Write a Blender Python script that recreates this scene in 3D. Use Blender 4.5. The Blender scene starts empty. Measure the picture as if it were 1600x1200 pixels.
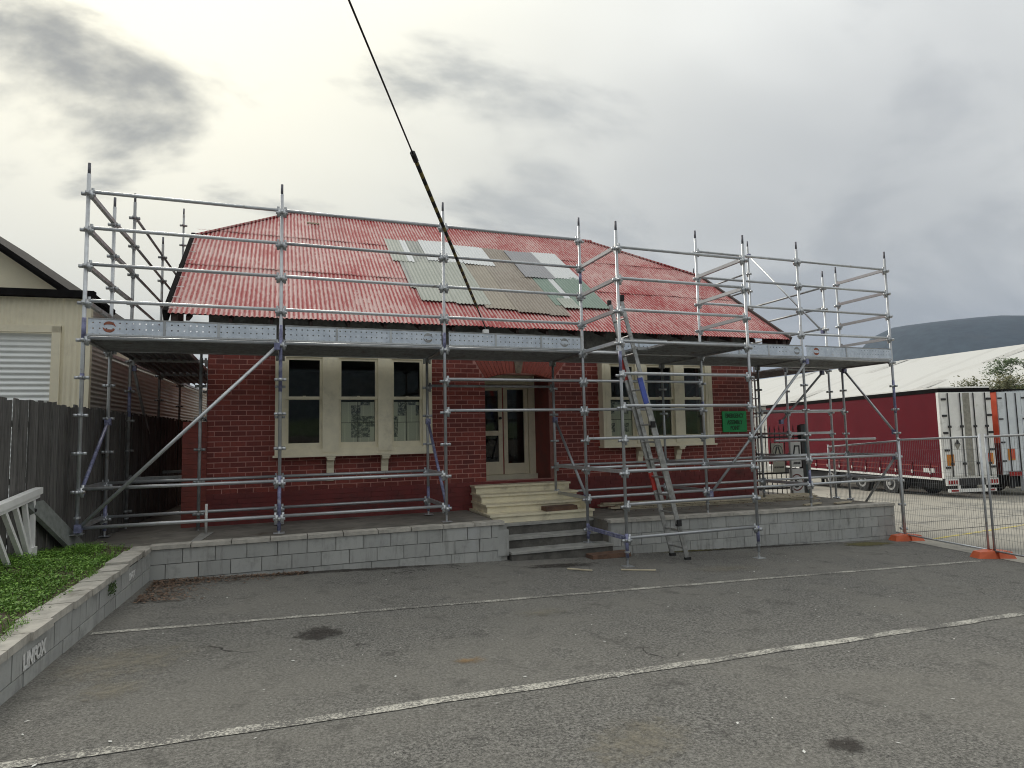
import bpy, math, random, mathutils
from mathutils import Vector, Matrix
R = math.radians
rnd = random.Random(7)
scene = bpy.context.scene
col = scene.collection

# ------------------------------------------------------------------ camera
cam = bpy.data.cameras.new("camera"); camo = bpy.data.objects.new("camera", cam); col.objects.link(camo)
cam.sensor_width = 36; cam.lens = 981.0 / 1600 * 36; cam.clip_end = 20000; cam.clip_start = .05
yaw, pit, rol = .3560, .0833, -.0217
fw = Vector((math.sin(yaw)*math.cos(pit), math.cos(yaw)*math.cos(pit), math.sin(pit)))
rt = Vector((math.cos(yaw), -math.sin(yaw), 0)); up = rt.cross(fw)
r2 = rt*math.cos(rol) + up*math.sin(rol); u2 = -rt*math.sin(rol) + up*math.cos(rol)
M = Matrix((r2, u2, -fw)).transposed().to_4x4(); M.translation = (2.426, -9.627, 2.036)
camo.matrix_world = M; scene.camera = camo

# ------------------------------------------------------------------ sky, sun, exposure
SUN_AZ, SUN_EL = R(-14), R(34)          # azimuth from +Y towards +X
sd = Vector((math.sin(SUN_AZ)*math.cos(SUN_EL), math.cos(SUN_AZ)*math.cos(SUN_EL), math.sin(SUN_EL)))
world = bpy.data.worlds.new("World"); scene.world = world; world.use_nodes = True
nt = world.node_tree; N = nt.nodes; Lk = nt.links; N.clear()
def wn(t, **k):
    n = N.new(t)
    for a, b in k.items(): setattr(n, a, b)
    return n
def wm(op, a, b=None, c=None, clamp=False):
    n = wn('ShaderNodeMath', operation=op, use_clamp=clamp)
    for i, v in enumerate((a, b, c)):
        if v is None: continue
        if isinstance(v, (int, float)): n.inputs[i].default_value = v
        else: Lk.new(v, n.inputs[i])
    return n.outputs[0]
def wmix(f, a, b):
    n = wn('ShaderNodeMix', data_type='RGBA')
    for s, v in ((n.inputs[0], f), (n.inputs[6], a), (n.inputs[7], b)):
        if isinstance(v, (int, float)): s.default_value = v
        elif isinstance(v, tuple): s.default_value = (*v, 1)
        else: Lk.new(v, s)
    return n.outputs[2]
tc = wn('ShaderNodeTexCoord'); sep = wn('ShaderNodeSeparateXYZ'); Lk.new(tc.outputs['Generated'], sep.inputs[0])
den = wm('ADD', wm('MAXIMUM', sep.outputs[2], 0.0), .42)
cv = wn('ShaderNodeCombineXYZ'); Lk.new(wm('DIVIDE', sep.outputs[0], den), cv.inputs[0]); Lk.new(wm('DIVIDE', sep.outputs[1], den), cv.inputs[1])
def wnoise(scale, detail, rough, off, dist=0.0):
    mp = wn('ShaderNodeMapping'); Lk.new(cv.outputs[0], mp.inputs[0]); mp.inputs['Location'].default_value = off; mp.inputs['Scale'].default_value = (1, 1.5, 1); mp.inputs['Rotation'].default_value = (0, 0, .5)
    n = wn('ShaderNodeTexNoise'); Lk.new(mp.outputs[0], n.inputs['Vector'])
    n.inputs['Scale'].default_value = scale; n.inputs['Detail'].default_value = detail; n.inputs['Roughness'].default_value = rough; n.inputs['Distortion'].default_value = dist
    return n.outputs[0]
def wramp(v, a, b):
    n = wn('ShaderNodeMapRange', interpolation_type='SMOOTHSTEP'); Lk.new(v, n.inputs[0]); n.inputs[1].default_value = a; n.inputs[2].default_value = b
    return n.outputs[0]
big = wramp(wnoise(.75, 4, .5, (3.1, 1.7, 0)), .34, .66)
fine = wramp(wnoise(1.75, 9, .55, (15.36, 2.29, 1.0), .35), .50, .63)
dotn = wn('ShaderNodeVectorMath', operation='DOT_PRODUCT'); Lk.new(tc.outputs['Generated'], dotn.inputs[0]); dotn.inputs[1].default_value = sd
glow = wm('POWER', wm('MAXIMUM', dotn.outputs['Value'], 0.0), 6.0)
base = wmix(big, (.33, .337, .335), (.50, .504, .485))
base = wmix(wramp(sep.outputs[2], .0, .28), (.28, .287, .30), base)
bright = wmix(glow, base, (.60, .58, .475))
dark = wmix(glow, (.20, .21, .222), (.15, .158, .152))
skyc = wmix(wm('MULTIPLY', fine, wm('ADD', .36, wm('MULTIPLY', glow, .64))), bright, dark)
# overcast luminance rises towards the zenith (CIE overcast law)
cie = wm('MULTIPLY_ADD', wm('MAXIMUM', sep.outputs[2], 0.0), 1.15, .70)
skyv = wn('ShaderNodeVectorMath', operation='SCALE'); Lk.new(skyc, skyv.inputs[0]); Lk.new(cie, skyv.inputs['Scale']); skyc = skyv.outputs[0]
nish = wn('ShaderNodeTexSky', sky_type='NISHITA'); nish.sun_disc = False; nish.sun_elevation = SUN_EL; nish.sun_rotation = SUN_AZ
bgA = wn('ShaderNodeBackground'); Lk.new(nish.outputs[0], bgA.inputs[0]); bgA.inputs[1].default_value = .08
bgB = wn('ShaderNodeBackground'); Lk.new(skyc, bgB.inputs[0]); bgB.inputs[1].default_value = 1.0
ms = wn('ShaderNodeMixShader'); ms.inputs[0].default_value = .95; Lk.new(bgA.outputs[0], ms.inputs[1]); Lk.new(bgB.outputs[0], ms.inputs[2])
wo = wn('ShaderNodeOutputWorld'); Lk.new(ms.outputs[0], wo.inputs[0])
sl = bpy.data.lights.new("sun", 'SUN'); sl.energy = 1.5; sl.angle = R(25); sl.color = (1, .95, .86)
so = bpy.data.objects.new("sun", sl); col.objects.link(so); so.rotation_euler = (-sd).to_track_quat('-Z', 'Y').to_euler()
scene.view_settings.view_transform = 'Standard'; scene.view_settings.look = 'None'; scene.view_settings.gamma = 1; scene.view_settings.exposure = 0.67
scene.view_settings.use_curve_mapping = False
scene.cycles.max_bounces = 6; scene.cycles.transparent_max_bounces = 24; scene.cycles.use_denoising = True; scene.cycles.filter_width = 1.05

# ------------------------------------------------------------------ materials
MATS = {}
class NB:
    def __init__(s, m): s.t = m.node_tree; s.b = s.t.nodes['Principled BSDF']
    def n(s, t, **k):
        x = s.t.nodes.new(t)
        for a, b in k.items(): setattr(x, a, b)
        return x
    def put(s, sock, v):
        if isinstance(v, (int, float)): sock.default_value = v
        elif isinstance(v, tuple): sock.default_value = (*v, 1) if len(v) == 3 and sock.type == 'RGBA' else v
        else: s.t.links.new(v, sock)
    def mix(s, f, a, b, mode='MIX'):
        x = s.n('ShaderNodeMix', data_type='RGBA', blend_type=mode)
        s.put(x.inputs[0], f); s.put(x.inputs[6], a); s.put(x.inputs[7], b); return x.outputs[2]
    def math(s, op, a, b=None, clamp=False):
        x = s.n('ShaderNodeMath', operation=op, use_clamp=clamp); s.put(x.inputs[0], a)
        if b is not None: s.put(x.inputs[1], b)
        return x.outputs[0]
    def co(s, kind='Object', scale=(1, 1, 1), rot=(0, 0, 0)):
        x = s.n('ShaderNodeTexCoord'); m = s.n('ShaderNodeMapping'); m.inputs['Scale'].default_value = scale; m.inputs['Rotation'].default_value = rot
        s.t.links.new(x.outputs[kind], m.inputs[0]); return m.outputs[0]
    def pos(s, scale=(1, 1, 1)):
        x = s.n('ShaderNodeNewGeometry'); m = s.n('ShaderNodeMapping'); m.inputs['Scale'].default_value = scale
        s.t.links.new(x.outputs['Position'], m.inputs[0]); return m.outputs[0]
    def noise(s, v, scale, detail=5, rough=.6, lo=None, hi=None):
        x = s.n('ShaderNodeTexNoise'); s.put(x.inputs['Vector'], v); x.inputs['Scale'].default_value = scale; x.inputs['Detail'].default_value = detail; x.inputs['Roughness'].default_value = rough
        return x.outputs[0] if lo is None else s.rng(x.outputs[0], lo, hi)
    def rng(s, v, lo, hi, a=0., b=1.):
        x = s.n('ShaderNodeMapRange', interpolation_type='SMOOTHSTEP'); s.put(x.inputs[0], v)
        for i, q in enumerate((lo, hi, a, b)): x.inputs[i+1].default_value = q
        return x.outputs[0]
    def sep(s, v):
        x = s.n('ShaderNodeSeparateXYZ'); s.put(x.inputs[0], v); return x.outputs
    def rand(s):
        a = s.n('ShaderNodeObjectInfo').outputs['Random']; b = s.n('ShaderNodeNewGeometry').outputs['Random Per Island']
        return s.math('FRACT', s.math('ADD', a, b))
    def bump(s, h, strength=.3, dist=.01):
        x = s.n('ShaderNodeBump'); s.put(x.inputs['Height'], h); x.inputs['Strength'].default_value = strength; x.inputs['Distance'].default_value = dist
        s.t.links.new(x.outputs[0], s.b.inputs['Normal'])
    def col(s, v): s.put(s.b.inputs['Base Color'], v)
    def set(s, rough=.7, metal=0., spec=None):
        s.put(s.b.inputs['Roughness'], rough); s.put(s.b.inputs['Metallic'], metal)
        if spec is not None: s.put(s.b.inputs['Specular IOR Level'], spec)
def mat(name):
    m = bpy.data.materials.new(name); m.use_nodes = True; MATS[name] = m
    return NB(m)
def simple(name, c, rough=.7, metal=0., var=.25, scale=6., bump=0., dirt=None, spec=None, dscale=2.):
    b = mat(name); v = b.pos()
    n = b.noise(v, scale, 6, .65)
    dk = tuple(x*(1-var) for x in c); lt = tuple(min(1, x*(1+var)) for x in c)
    cc = b.mix(b.rng(n, .3, .7), dk, lt)
    if dirt: cc = b.mix(b.noise(v, dscale, 7, .7, .52, .72), cc, dirt)
    b.col(cc); b.set(b.rng(n, .2, .8, max(.05, rough-.12), min(1, rough+.12)), metal, spec)
    if bump: b.bump(b.noise(v, scale*6, 4), bump, .006)
    return b
# galvanised steel
b = mat('galv'); v = b.pos(); r_ = b.rand(); n = b.noise(v, 9, 6, .65)
c = b.mix(r_, (.40, .415, .43), (.62, .645, .665)); c = b.mix(b.math('MULTIPLY', b.rng(n, .35, .7), .3), c, (.30, .31, .32)); c = b.mix(b.noise(v, 6, 7, .7, .58, .72), c, (.33, .30, .26)); c = b.mix(b.noise(v, 23, 5, .7, .66, .70), c, (.62, .61, .57))
b.col(c); b.set(b.rng(n, .2, .8, .28, .52), .6); b.bump(b.noise(v, 50, 4), .08, .006)
simple('galv_old', (.33, .34, .345), .5, .5, .25, 9, .1, (.22, .19, .16), dscale=4)
simple('galv_blue', (.19, .20, .33), .5, .2, .4, 14, .05, (.42, .43, .45), dscale=7)
simple('spigot', (.13, .13, .15), .55, .4, .3, 12)
simple('alu', (.46, .46, .45), .4, .8, .25, 10, .08, (.2, .2, .19), dscale=8)
simple('red_paint', (.45, .04, .03), .5); simple('blue_paint', (.08, .12, .45), .5); simple('black_rubber', (.02, .02, .02), .8)
simple('cream', (.80, .74, .56), .55, 0, .06, 5, .08, (.62, .57, .43)); simple('cream_step', (.74, .68, .50), .6, 0, .08, 4, .1, (.46, .41, .30), dscale=3)
simple('plinth', (.165, .028, .026), .6, 0, .18, 3, .12, (.10, .03, .026)); simple('pier', (.21, .05, .038), .75, 0, .2, 5, .25, (.15, .045, .035))
simple('mortar', (.50, .25, .215), .85, 0, .15, 9, .1, (.30, .11, .10), dscale=1.3)
simple('roughcast', (.155, .15, .135), .95, 0, .35, 9, .6, (.085, .08, .065))
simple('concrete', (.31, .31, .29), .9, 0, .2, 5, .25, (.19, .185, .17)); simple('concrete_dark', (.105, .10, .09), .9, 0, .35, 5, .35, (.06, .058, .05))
simple('cap', (.42, .40, .355), .9, 0, .22, 6, .25, (.20, .185, .155))
simple('terrace', (.19, .178, .155), .95, 0, .3, 3, .4, (.09, .075, .055), dscale=1.5)
simple('timber_grey', (.125, .118, .108), .9, 0, .3, 7, .3, (.07, .065, .06)); simple('timber_brown', (.13, .075, .05), .85, 0, .35, 8, .3)
simple('timber_new', (.50, .44, .32), .75, 0, .15, 6, .1, (.36, .31, .22)); simple('dark_timber', (.05, .03, .025), .8, 0, .3, 8, .2)
simple('white_paint', (.84, .84, .82), .5, 0, .05, 5, .05, (.6, .6, .57)); simple('board_grey', (.21, .225, .21), .85, 0, .2, 12, .2)
simple('shed_cream', (.76, .70, .53), .5, 0, .05, 2, 0, (.66, .60, .45), dscale=1.2); simple('shed_side', (.50, .48, .43), .45, .3, .12, 2)
simple('door_steel', (.76, .78, .76), .5, .2, .05, 3); simple('black_trim', (.014, .013, .013), .95, spec=.03)
simple('orange', (.62, .13, .05), .5, 0, .12, 8, .05, (.42, .1, .05)); simple('steel_dark', (.02, .02, .022), .5)
simple('burgundy', (.118, .004, .012), .55, 0, .1, 1.2, 0, (.12, .010, .018), dscale=.7, spec=.15); simple('trailer_white', (.82, .82, .79), .5, 0, .08, 2, 0, (.55, .55, .52), dscale=1.5)
simple('trailer_pale', (.70, .75, .78), .5, 0, .06, 2, 0, (.42, .45, .46), dscale=1.2); simple('orange_red', (.60, .09, .04), .45, 0, .15, 2); simple('dark_red', (.12, .015, .012), .5)
simple('tyre', (.018, .018, .018), .85); simple('rim', (.45, .45, .44), .45, .4); simple('chassis', (.025, .025, .027), .6); simple('lamp_red', (.30, .01, .01), .3)
simple('amber', (.60, .22, .02), .45, 0, .1, 6); simple('seal_grey', (.28, .27, .23), .7); simple('roof_lite', (.43, .425, .40), .6)
simple('soil', (.085, .062, .042), .95, 0, .4, 9, .5); simple('bark', (.09, .07, .05), .9)
simple('sign_white', (.62, .62, .60), .5, 0, .06, 6); simple('sign_cream', (.42, .41, .34), .6, 0, .08, 6); simple('sign_green', (.008, .33, .09), .45, 0, .15, 5); simple('sign_ink', (.006, .06, .02), .5); simple('ink', (.02, .02, .02), .6); simple('teal', (.035, .07, .075), .5)
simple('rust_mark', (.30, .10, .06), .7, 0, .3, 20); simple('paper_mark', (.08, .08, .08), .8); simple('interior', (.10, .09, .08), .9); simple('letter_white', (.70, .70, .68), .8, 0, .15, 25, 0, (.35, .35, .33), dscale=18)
simple('hill', (.018, .027, .028), 1, 0, .7, .03, 0, (.03, .035, .03), dscale=.008); simple('gate_red', (.28, .05, .04), .6); simple('cable_black', (.012, .012, .012), .5)
simple('bank', (.05, .075, .028), .95, 0, .5, .12, 0, (.025, .04, .02), dscale=.08); simple('white_flecks', (.6, .6, .57), .8); simple('pipe_white', (.7, .7, .68), .5)
# asphalt
b = mat('asphalt'); v = b.pos()
g = b.noise(v, 48, 6, .9); big_ = b.noise(v, .55, 5, .6); mid = b.noise(v, 3.5, 6, .65)
c = b.mix(b.rng(g, .34, .74), (.026, .025, .023), (.36, .35, .32))
c = b.mix(b.math('MULTIPLY', b.rng(big_, .42, .66), .5), c, (.19, .182, .16))
c = b.mix(b.math('MULTIPLY', b.rng(mid, .52, .72), .45), c, (.045, .043, .04))
vo = b.n('ShaderNodeTexVoronoi'); b.put(vo.inputs['Vector'], v); vo.inputs['Scale'].default_value = 6.5
c = b.mix(b.math('MULTIPLY', b.rng(vo.outputs['Distance'], .10, .03), b.noise(v, 1.3, 3, .5, .5, .6)), c, (.27, .26, .24))
vc = b.n('ShaderNodeTexVoronoi', feature='DISTANCE_TO_EDGE'); wv = b.n('ShaderNodeVectorMath', operation='ADD'); nz_ = b.n('ShaderNodeTexNoise'); b.put(nz_.inputs['Vector'], v); nz_.inputs['Scale'].default_value = 1.6; nz_.inputs['Detail'].default_value = 6; b.put(wv.inputs[0], v); b.t.links.new(nz_.outputs['Color'], wv.inputs[1]); b.t.links.new(wv.outputs[0], vc.inputs['Vector']); vc.inputs['Scale'].default_value = .42
c = b.mix(b.math('MULTIPLY', b.rng(vc.outputs['Distance'], .006, .002), b.noise(v, .7, 3, .5, .60, .68)), c, (.03, .028, .025))
v2 = b.n('ShaderNodeTexVoronoi'); b.put(v2.inputs['Vector'], v); v2.inputs['Scale'].default_value = 30; c = b.mix(b.math('MULTIPLY', b.rng(v2.outputs['Distance'], .16, .06), b.math('MULTIPLY', b.noise(v, 9, 4, .6, .42, .6), .85)), c, (.42, .41, .37))
b.col(c); b.set(.93, 0, .3); b.bump(b.math('ADD', g, b.math('MULTIPLY', mid, .6)), .55, .006)
# concrete yard
b = mat('yard'); v = b.pos()
c = b.mix(b.noise(v, 40, 4, .7, .3, .7), (.27, .255, .215), (.37, .35, .30))
c = b.mix(b.noise(v, .6, 6, .65, .48, .7), c, (.17, .165, .15)); b.col(c); b.set(.9)
# worn line paint
b = mat('line_paint'); v = b.pos()
n1 = b.math('ADD', b.math('MULTIPLY', b.noise(v, 55, 5, .75), .65), b.math('MULTIPLY', b.noise(v, 2.2, 4, .6), .35))
c = b.mix(b.rng(n1, .45, .60), (.12, .116, .106), (.58, .56, .49)); b.col(c); b.set(.9)
b = mat('yellow_paint'); v = b.pos(); b.col(b.mix(b.noise(v, 6, 6, .7, .4, .6), (.3, .28, .2), (.55, .45, .10))); b.set(.9)
def stain(name, c, hi=1.3, al=.8):
    b = mat(name); v = b.co('Object'); s = b.sep(v)
    r = b.math('ADD', b.math('MULTIPLY', s[0], s[0]), b.math('MULTIPLY', s[1], s[1]))
    f = b.rng(b.math('ADD', b.math('MULTIPLY', r, .85), b.math('ADD', b.math('MULTIPLY', b.noise(b.pos(), 8.5, 9, .8), 1.9), b.math('MULTIPLY', b.noise(b.pos(), 45, 4, .8), .5))), 1.62, hi)
    b.col(c); b.set(.9); tr = b.n('ShaderNodeBsdfTransparent'); mx = b.n('ShaderNodeMixShader'); b.put(mx.inputs[0], b.math('MULTIPLY', f, al))
    b.t.links.new(tr.outputs[0], mx.inputs[1]); b.t.links.new(b.b.outputs[0], mx.inputs[2])
    b.t.links.new(mx.outputs[0], b.t.nodes['Material Output'].inputs[0])
stain('stain_oil', (.03, .024, .02), 1.3, .62); stain('stain_sand', (.26, .235, .18), .9, .6); stain('stain_rust', (.30, .18, .07), 1.0, .55); stain('stain_moss', (.13, .115, .035))
# brick
b = mat('brick'); r_ = b.rand(); v = b.pos()
c = b.mix(r_, (.155, .024, .018), (.28, .052, .036)); c = b.mix(b.math('MULTIPLY', b.noise(v, 30, 4, .7, .45, .7), .5), c, (.085, .018, .016)); c = b.mix(b.math('MULTIPLY', b.noise(v, .9, 5, .65, .48, .68), .55), c, (.09, .022, .02))
b.col(c); b.set(.62); b.bump(b.noise(v, 70, 4), .25, .004)
b = mat('voussoir'); r_ = b.rand(); b.col(b.mix(r_, (.27, .052, .036), (.36, .08, .055))); b.set(.6)
simple('keystone', (.20, .16, .12), .9, 0, .3, 14, .3)
# block
b = mat('block'); r_ = b.rand(); v = b.pos()
c = b.mix(r_, (.345, .35, .335), (.425, .43, .41)); c = b.mix(b.noise(v, 4, 7, .7, .48, .72), c, (.28, .285, .27)); c = b.mix(b.math('MULTIPLY', b.noise(b.pos((6, 6, .8)), 2.2, 6, .7, .5, .7), .55), c, (.20, .20, .185)); c = b.mix(b.math('MULTIPLY', b.noise(v, 1.6, 5, .7, .55, .7), .6), c, (.42, .43, .43))
b.col(c); b.set(.92); b.bump(b.noise(v, 90, 4), .4, .004)
# paling
b = mat('paling'); r_ = b.rand(); v = b.pos((14, 14, .7)); c = b.mix(b.noise(v, 4, 6, .7, .3, .7), (.075, .072, .068), (.21, .203, .19)); c = b.mix(b.math('MULTIPLY', r_, .5), c, (.05, .045, .042))
b.col(c); b.set(.92); b.bump(b.noise(v, 9, 4), .4, .006)
# corrugated iron roofing: weathered crests keep chalky pink, valleys keep red paint
def roofmat(name, main, crest, amt, rust=None):
    b = mat(name); v = b.co('Object'); s = b.sep(v)
    w = b.math('SINE', b.math('MULTIPLY', b.sep(b.pos())[0], 2*math.pi/.0762))
    n = b.noise(b.co('Object', (6, 1.6, 1.6)), 3.4, 9, .78); n2 = b.noise(b.pos(), .9, 5, .6)
    f = b.rng(b.math('ADD', b.math('ADD', b.math('MULTIPLY', w, .20), b.math('MULTIPLY', n, 1.5)), b.math('MULTIPLY', n2, .9)), 1.04, 1.36)
    c = b.mix(b.math('MULTIPLY', f, amt), main, crest)
    r_ = b.rand(); c = b.mix(b.math('MULTIPLY', r_, .22), c, tuple(x*.6 for x in main))
    if rust: c = b.mix(b.noise(b.co('Object', (3, 1, 1)), 5.5, 6, .75, .60, .70), c, rust)
    b.col(c); b.set(.6, .0)
    b.bump(n, .15, .004)
roofmat('roof_red', (.34, .018, .021), (.60, .40, .37), 1., (.27, .010, .012))
roofmat('roof_palegreen', (.36, .385, .33), (.48, .495, .44), .8, (.26, .26, .22)); roofmat('roof_white', (.66, .68, .68), (.74, .75, .74), .5); roofmat('roof_beige', (.29, .25, .195), (.38, .34, .275), .8)
roofmat('roof_brown', (.23, .19, .15), (.34, .30, .25), .9, (.15, .12, .09)); roofmat('roof_lilac', (.29, .29, .31), (.36, .36, .37), .6); roofmat('roof_green', (.17, .25, .20), (.27, .34, .29), .7); roofmat('roof_dirty', (.26, .28, .25), (.42, .43, .40), 1., (.14, .14, .12))
# glass
def glass(name, tint=(.02, .022, .025), alpha=.25):
    b = mat(name); b.b.inputs['Base Color'].default_value = (*tint, 1); b.set(.03, 0); b.b.inputs['IOR'].default_value = 1.5
    tr = b.n('ShaderNodeBsdfTransparent'); tr.inputs[0].default_value = (.93, .95, .94, 1); gl = b.n('ShaderNodeBsdfGlossy'); gl.inputs['Roughness'].default_value = .02
    fr = b.n('ShaderNodeFresnel'); fr.inputs[0].default_value = 1.52; mx = b.n('ShaderNodeMixShader'); b.put(mx.inputs[0], b.math('MULTIPLY', fr.outputs[0], .95))
    b.t.links.new(tr.outputs[0], mx.inputs[1]); b.t.links.new(gl.outputs[0], mx.inputs[2]); b.t.links.new(mx.outputs[0], b.t.nodes['Material Output'].inputs[0])
glass('glass')
# newspaper
b = mat('newsprint'); v = b.co('Object'); s = b.sep(v)
col_ = b.math('LESS_THAN', b.math('FRACT', b.math('MULTIPLY', s[0], 7.0)), .88)
ln = b.math('LESS_THAN', b.math('FRACT', b.math('MULTIPLY', s[2], 55.0)), .55)
fl_ = b.n('ShaderNodeVectorMath', operation='FLOOR'); b.put(fl_.inputs[0], b.pos((6.1, 0, 5.3))); wnz = b.n('ShaderNodeTexWhiteNoise', noise_dimensions='3D'); b.t.links.new(fl_.outputs[0], wnz.inputs['Vector']); pic = b.math('GREATER_THAN', wnz.outputs['Value'], .74)
txt = b.math('MULTIPLY', b.math('MULTIPLY', col_, ln), .38)
c = b.mix(txt, (.86, .84, .68), (.3, .3, .26)); c = b.mix(b.math('MULTIPLY', pic, b.noise(b.pos(), 22, 5, .7, .3, .6)), c, (.14, .145, .15)); b.col(c); b.set(.9)
# toe board with punched holes
b = mat('toeboard'); v = b.pos(); s = b.sep(v)
fx = b.math('SUBTRACT', b.math('FRACT', b.math('MULTIPLY', s[0], 13.0)), .5); fz = b.math('SUBTRACT', b.math('FRACT', b.math('MULTIPLY', s[2], 13.0)), .5)
hole = b.math('LESS_THAN', b.math('ADD', b.math('MULTIPLY', b.math('MULTIPLY', fx, fx), 1.0), b.math('MULTIPLY', fz, fz)), .017)
c = b.mix(b.noise(v, 7, 6, .7, .35, .65), (.52, .58, .66), (.68, .74, .82)); c = b.mix(b.noise(v, 2.3, 7, .75, .62, .74), c, (.36, .28, .22)); b.col(c); b.set(.45, .2)
tr = b.n('ShaderNodeBsdfTransparent'); mx = b.n('ShaderNodeMixShader'); b.put(mx.inputs[0], hole); b.t.links.new(b.b.outputs[0], mx.inputs[1]); b.t.links.new(tr.outputs[0], mx.inputs[2]); b.t.links.new(mx.outputs[0], b.t.nodes['Material Output'].inputs[0])
# foliage, litter
def leafmat(name, a, c2):
    b = mat(name); b.col(b.mix(b.n('ShaderNodeNewGeometry').outputs['Random Per Island'], a, c2)); b.set(.6)
leafmat('grass', (.055, .15, .012), (.22, .40, .06)); leafmat('litter', (.06, .035, .022), (.22, .14, .09)); leafmat('bush', (.04, .055, .012), (.14, .13, .04)); leafmat('bush_green', (.03, .06, .015), (.09, .14, .04))
# tiger tail cable cover
b = mat('tiger'); v = b.co('Object'); s = b.sep(v); b.col(b.mix(b.math('LESS_THAN', b.math('FRACT', b.math('MULTIPLY', s[2], 4.2)), .45), (.014, .014, .012), (.19, .15, .04))); b.set(.6)
# white warehouse roof
b = mat('warehouse_roof'); v = b.co('Object'); s = b.sep(v); st = b.rng(b.math('FRACT', b.math('MULTIPLY', s[1], .11)), .08, .04)
c = b.mix(b.math('MULTIPLY', st, .35), (.53, .53, .505), (.40, .40, .38)); c = b.mix(b.noise(b.co('Object', (.2, 1, 1)), .6, 5, .6, .5, .75), c, (.45, .445, .41)); b.col(c); b.set(.6)
simple('warehouse_wall', (.5, .5, .47), .7)

# ------------------------------------------------------------------ mesh helpers
class MB:
    def __init__(s): s.v = []; s.f = []
    def add(s, vs, fs):
        o = len(s.v); s.v += [tuple(q) for q in vs]; s.f += [tuple(i+o for i in f) for f in fs]; return s
    def box(s, x0, x1, y0, y1, z0, z1):
        return s.add([(x0,y0,z0),(x1,y0,z0),(x1,y1,z0),(x0,y1,z0),(x0,y0,z1),(x1,y0,z1),(x1,y1,z1),(x0,y1,z1)],
                     [(0,3,2,1),(4,5,6,7),(0,1,5,4),(1,2,6,5),(2,3,7,6),(3,0,4,7)])
    def hexa(s, p):   # 8 points, bottom 4 then top 4
        return s.add(p, [(0,3,2,1),(4,5,6,7),(0,1,5,4),(1,2,6,5),(2,3,7,6),(3,0,4,7)])
    def bar(s, a, b, w, h, upv=(0,0,1)):   # rectangular bar from a to b
        a, b = Vector(a), Vector(b); d = (b-a).normalized(); u = Vector(upv)
        sx = d.cross(u)
        if sx.length < 1e-4: sx = d.cross(Vector((1,0,0)))
        sx.normalize(); u = sx.cross(d); sx *= w/2; u *= h/2
        return s.hexa([a-sx-u, a+sx-u, b+sx-u, b-sx-u, a-sx+u, a+sx+u, b+sx+u, b-sx+u])
    def tube(s, a, b, r, n=10, r2=None, caps=True):
        a, b = Vector(a), Vector(b); d = (b-a).normalized(); r2 = r if r2 is None else r2
        e = d.orthogonal().normalized(); g = d.cross(e); vs = []
        for k in range(n):
            t = 2*math.pi*k/n; q = e*math.cos(t)+g*math.sin(t); vs += [a+q*r, b+q*r2]
        fs = [(2*k, 2*((k+1) % n), 2*((k+1) % n)+1, 2*k+1) for k in range(n)]
        if caps: fs += [tuple(2*k for k in range(n))[::-1], tuple(2*k+1 for k in range(n))]
        return s.add(vs, fs)
    def prism(s, pts, vec):   # polygon pts extruded by vec
        n = len(pts); vec = Vector(vec); a = [Vector(q) for q in pts]
        return s.add(a + [q+vec for q in a], [tuple(range(n))[::-1], tuple(range(n, 2*n))] + [(k, (k+1) % n, (k+1) % n+n, k+n) for k in range(n)])
    def build(s, name, m, parent=None, smooth=False, kind=None):
        me = bpy.data.meshes.new(name); o0 = base_of(parent) if parent else Vector((0,0,0))
        me.from_pydata([(q[0]-o0.x, q[1]-o0.y, q[2]-o0.z) for q in s.v], [], s.f); me.validate(); me.materials.append(MATS[m])
        if smooth:
            for q in me.polygons: q.use_smooth = len(q.vertices) == 4
        o = bpy.data.objects.new(name, me); col.objects.link(o)
        if parent: o.parent = parent
        if kind: o['kind'] = kind
        return o
def base_of(o):
    p = Vector((0,0,0))
    while o: p += o.location; o = o.parent
    return p
def tag(o, label, cat, group=None):
    o['label'] = label; o['category'] = cat
    if group: o['group'] = group
    return o
def thing(name, loc, label, cat, group=None):
    o = bpy.data.objects.new(name, None); col.objects.link(o); o.location = loc; o.empty_display_size = .2
    return tag(o, label, cat, group)
def struct(o): o['kind'] = 'structure'; return o
def share(name, me, parent, loc, scale=(1,1,1), rot=(0,0,0)):
    o = bpy.data.objects.new(name, me); col.objects.link(o); o.parent = parent; o.location = Vector(loc) - base_of(parent); o.scale = scale; o.rotation_euler = rot
    return o
def unit_mesh(name, m):
    q = MB().box(-.5, .5, -.5, .5, -.5, .5); me = bpy.data.meshes.new(name); me.from_pydata(q.v, [], q.f); me.materials.append(MATS[m]); return me
def text_mesh(body, size, m, parent, origin, xdir, name='lettering', width=None, bold=.0, thick=.002):
    cu = bpy.data.curves.new('t', 'FONT'); cu.body = body; cu.size = size; cu.align_x = 'CENTER'; cu.extrude = thick; cu.offset = bold
    o = bpy.data.objects.new('t', cu); col.objects.link(o); dg = bpy.context.evaluated_depsgraph_get(); me = bpy.data.meshes.new_from_object(o.evaluated_get(dg))
    bpy.data.objects.remove(o); me.name = name
    xs = [q.co.x for q in me.vertices]; w = (max(xs)-min(xs)) or 1; kx = (width/w) if width else 1
    X = Vector(xdir).normalized(); Z = Vector((0,0,1)); Y = X.cross(Z); b0 = base_of(parent); O = Vector(origin)
    for q in me.vertices: q.co = O + X*q.co.x*kx + Z*q.co.y - Y*(-q.co.z) - b0 if False else O + X*(q.co.x*kx) + Z*q.co.y + Y*q.co.z - b0
    me.materials.clear(); me.materials.append(MATS[m]); t = bpy.data.objects.new(name, me); col.objects.link(t); t.parent = parent; return t
def gz(x, y):
    x = min(max(x, -30), 32); y = min(max(y, -40), 40)
    return .311 - .0355*x - .017*(y+.2)

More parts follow.
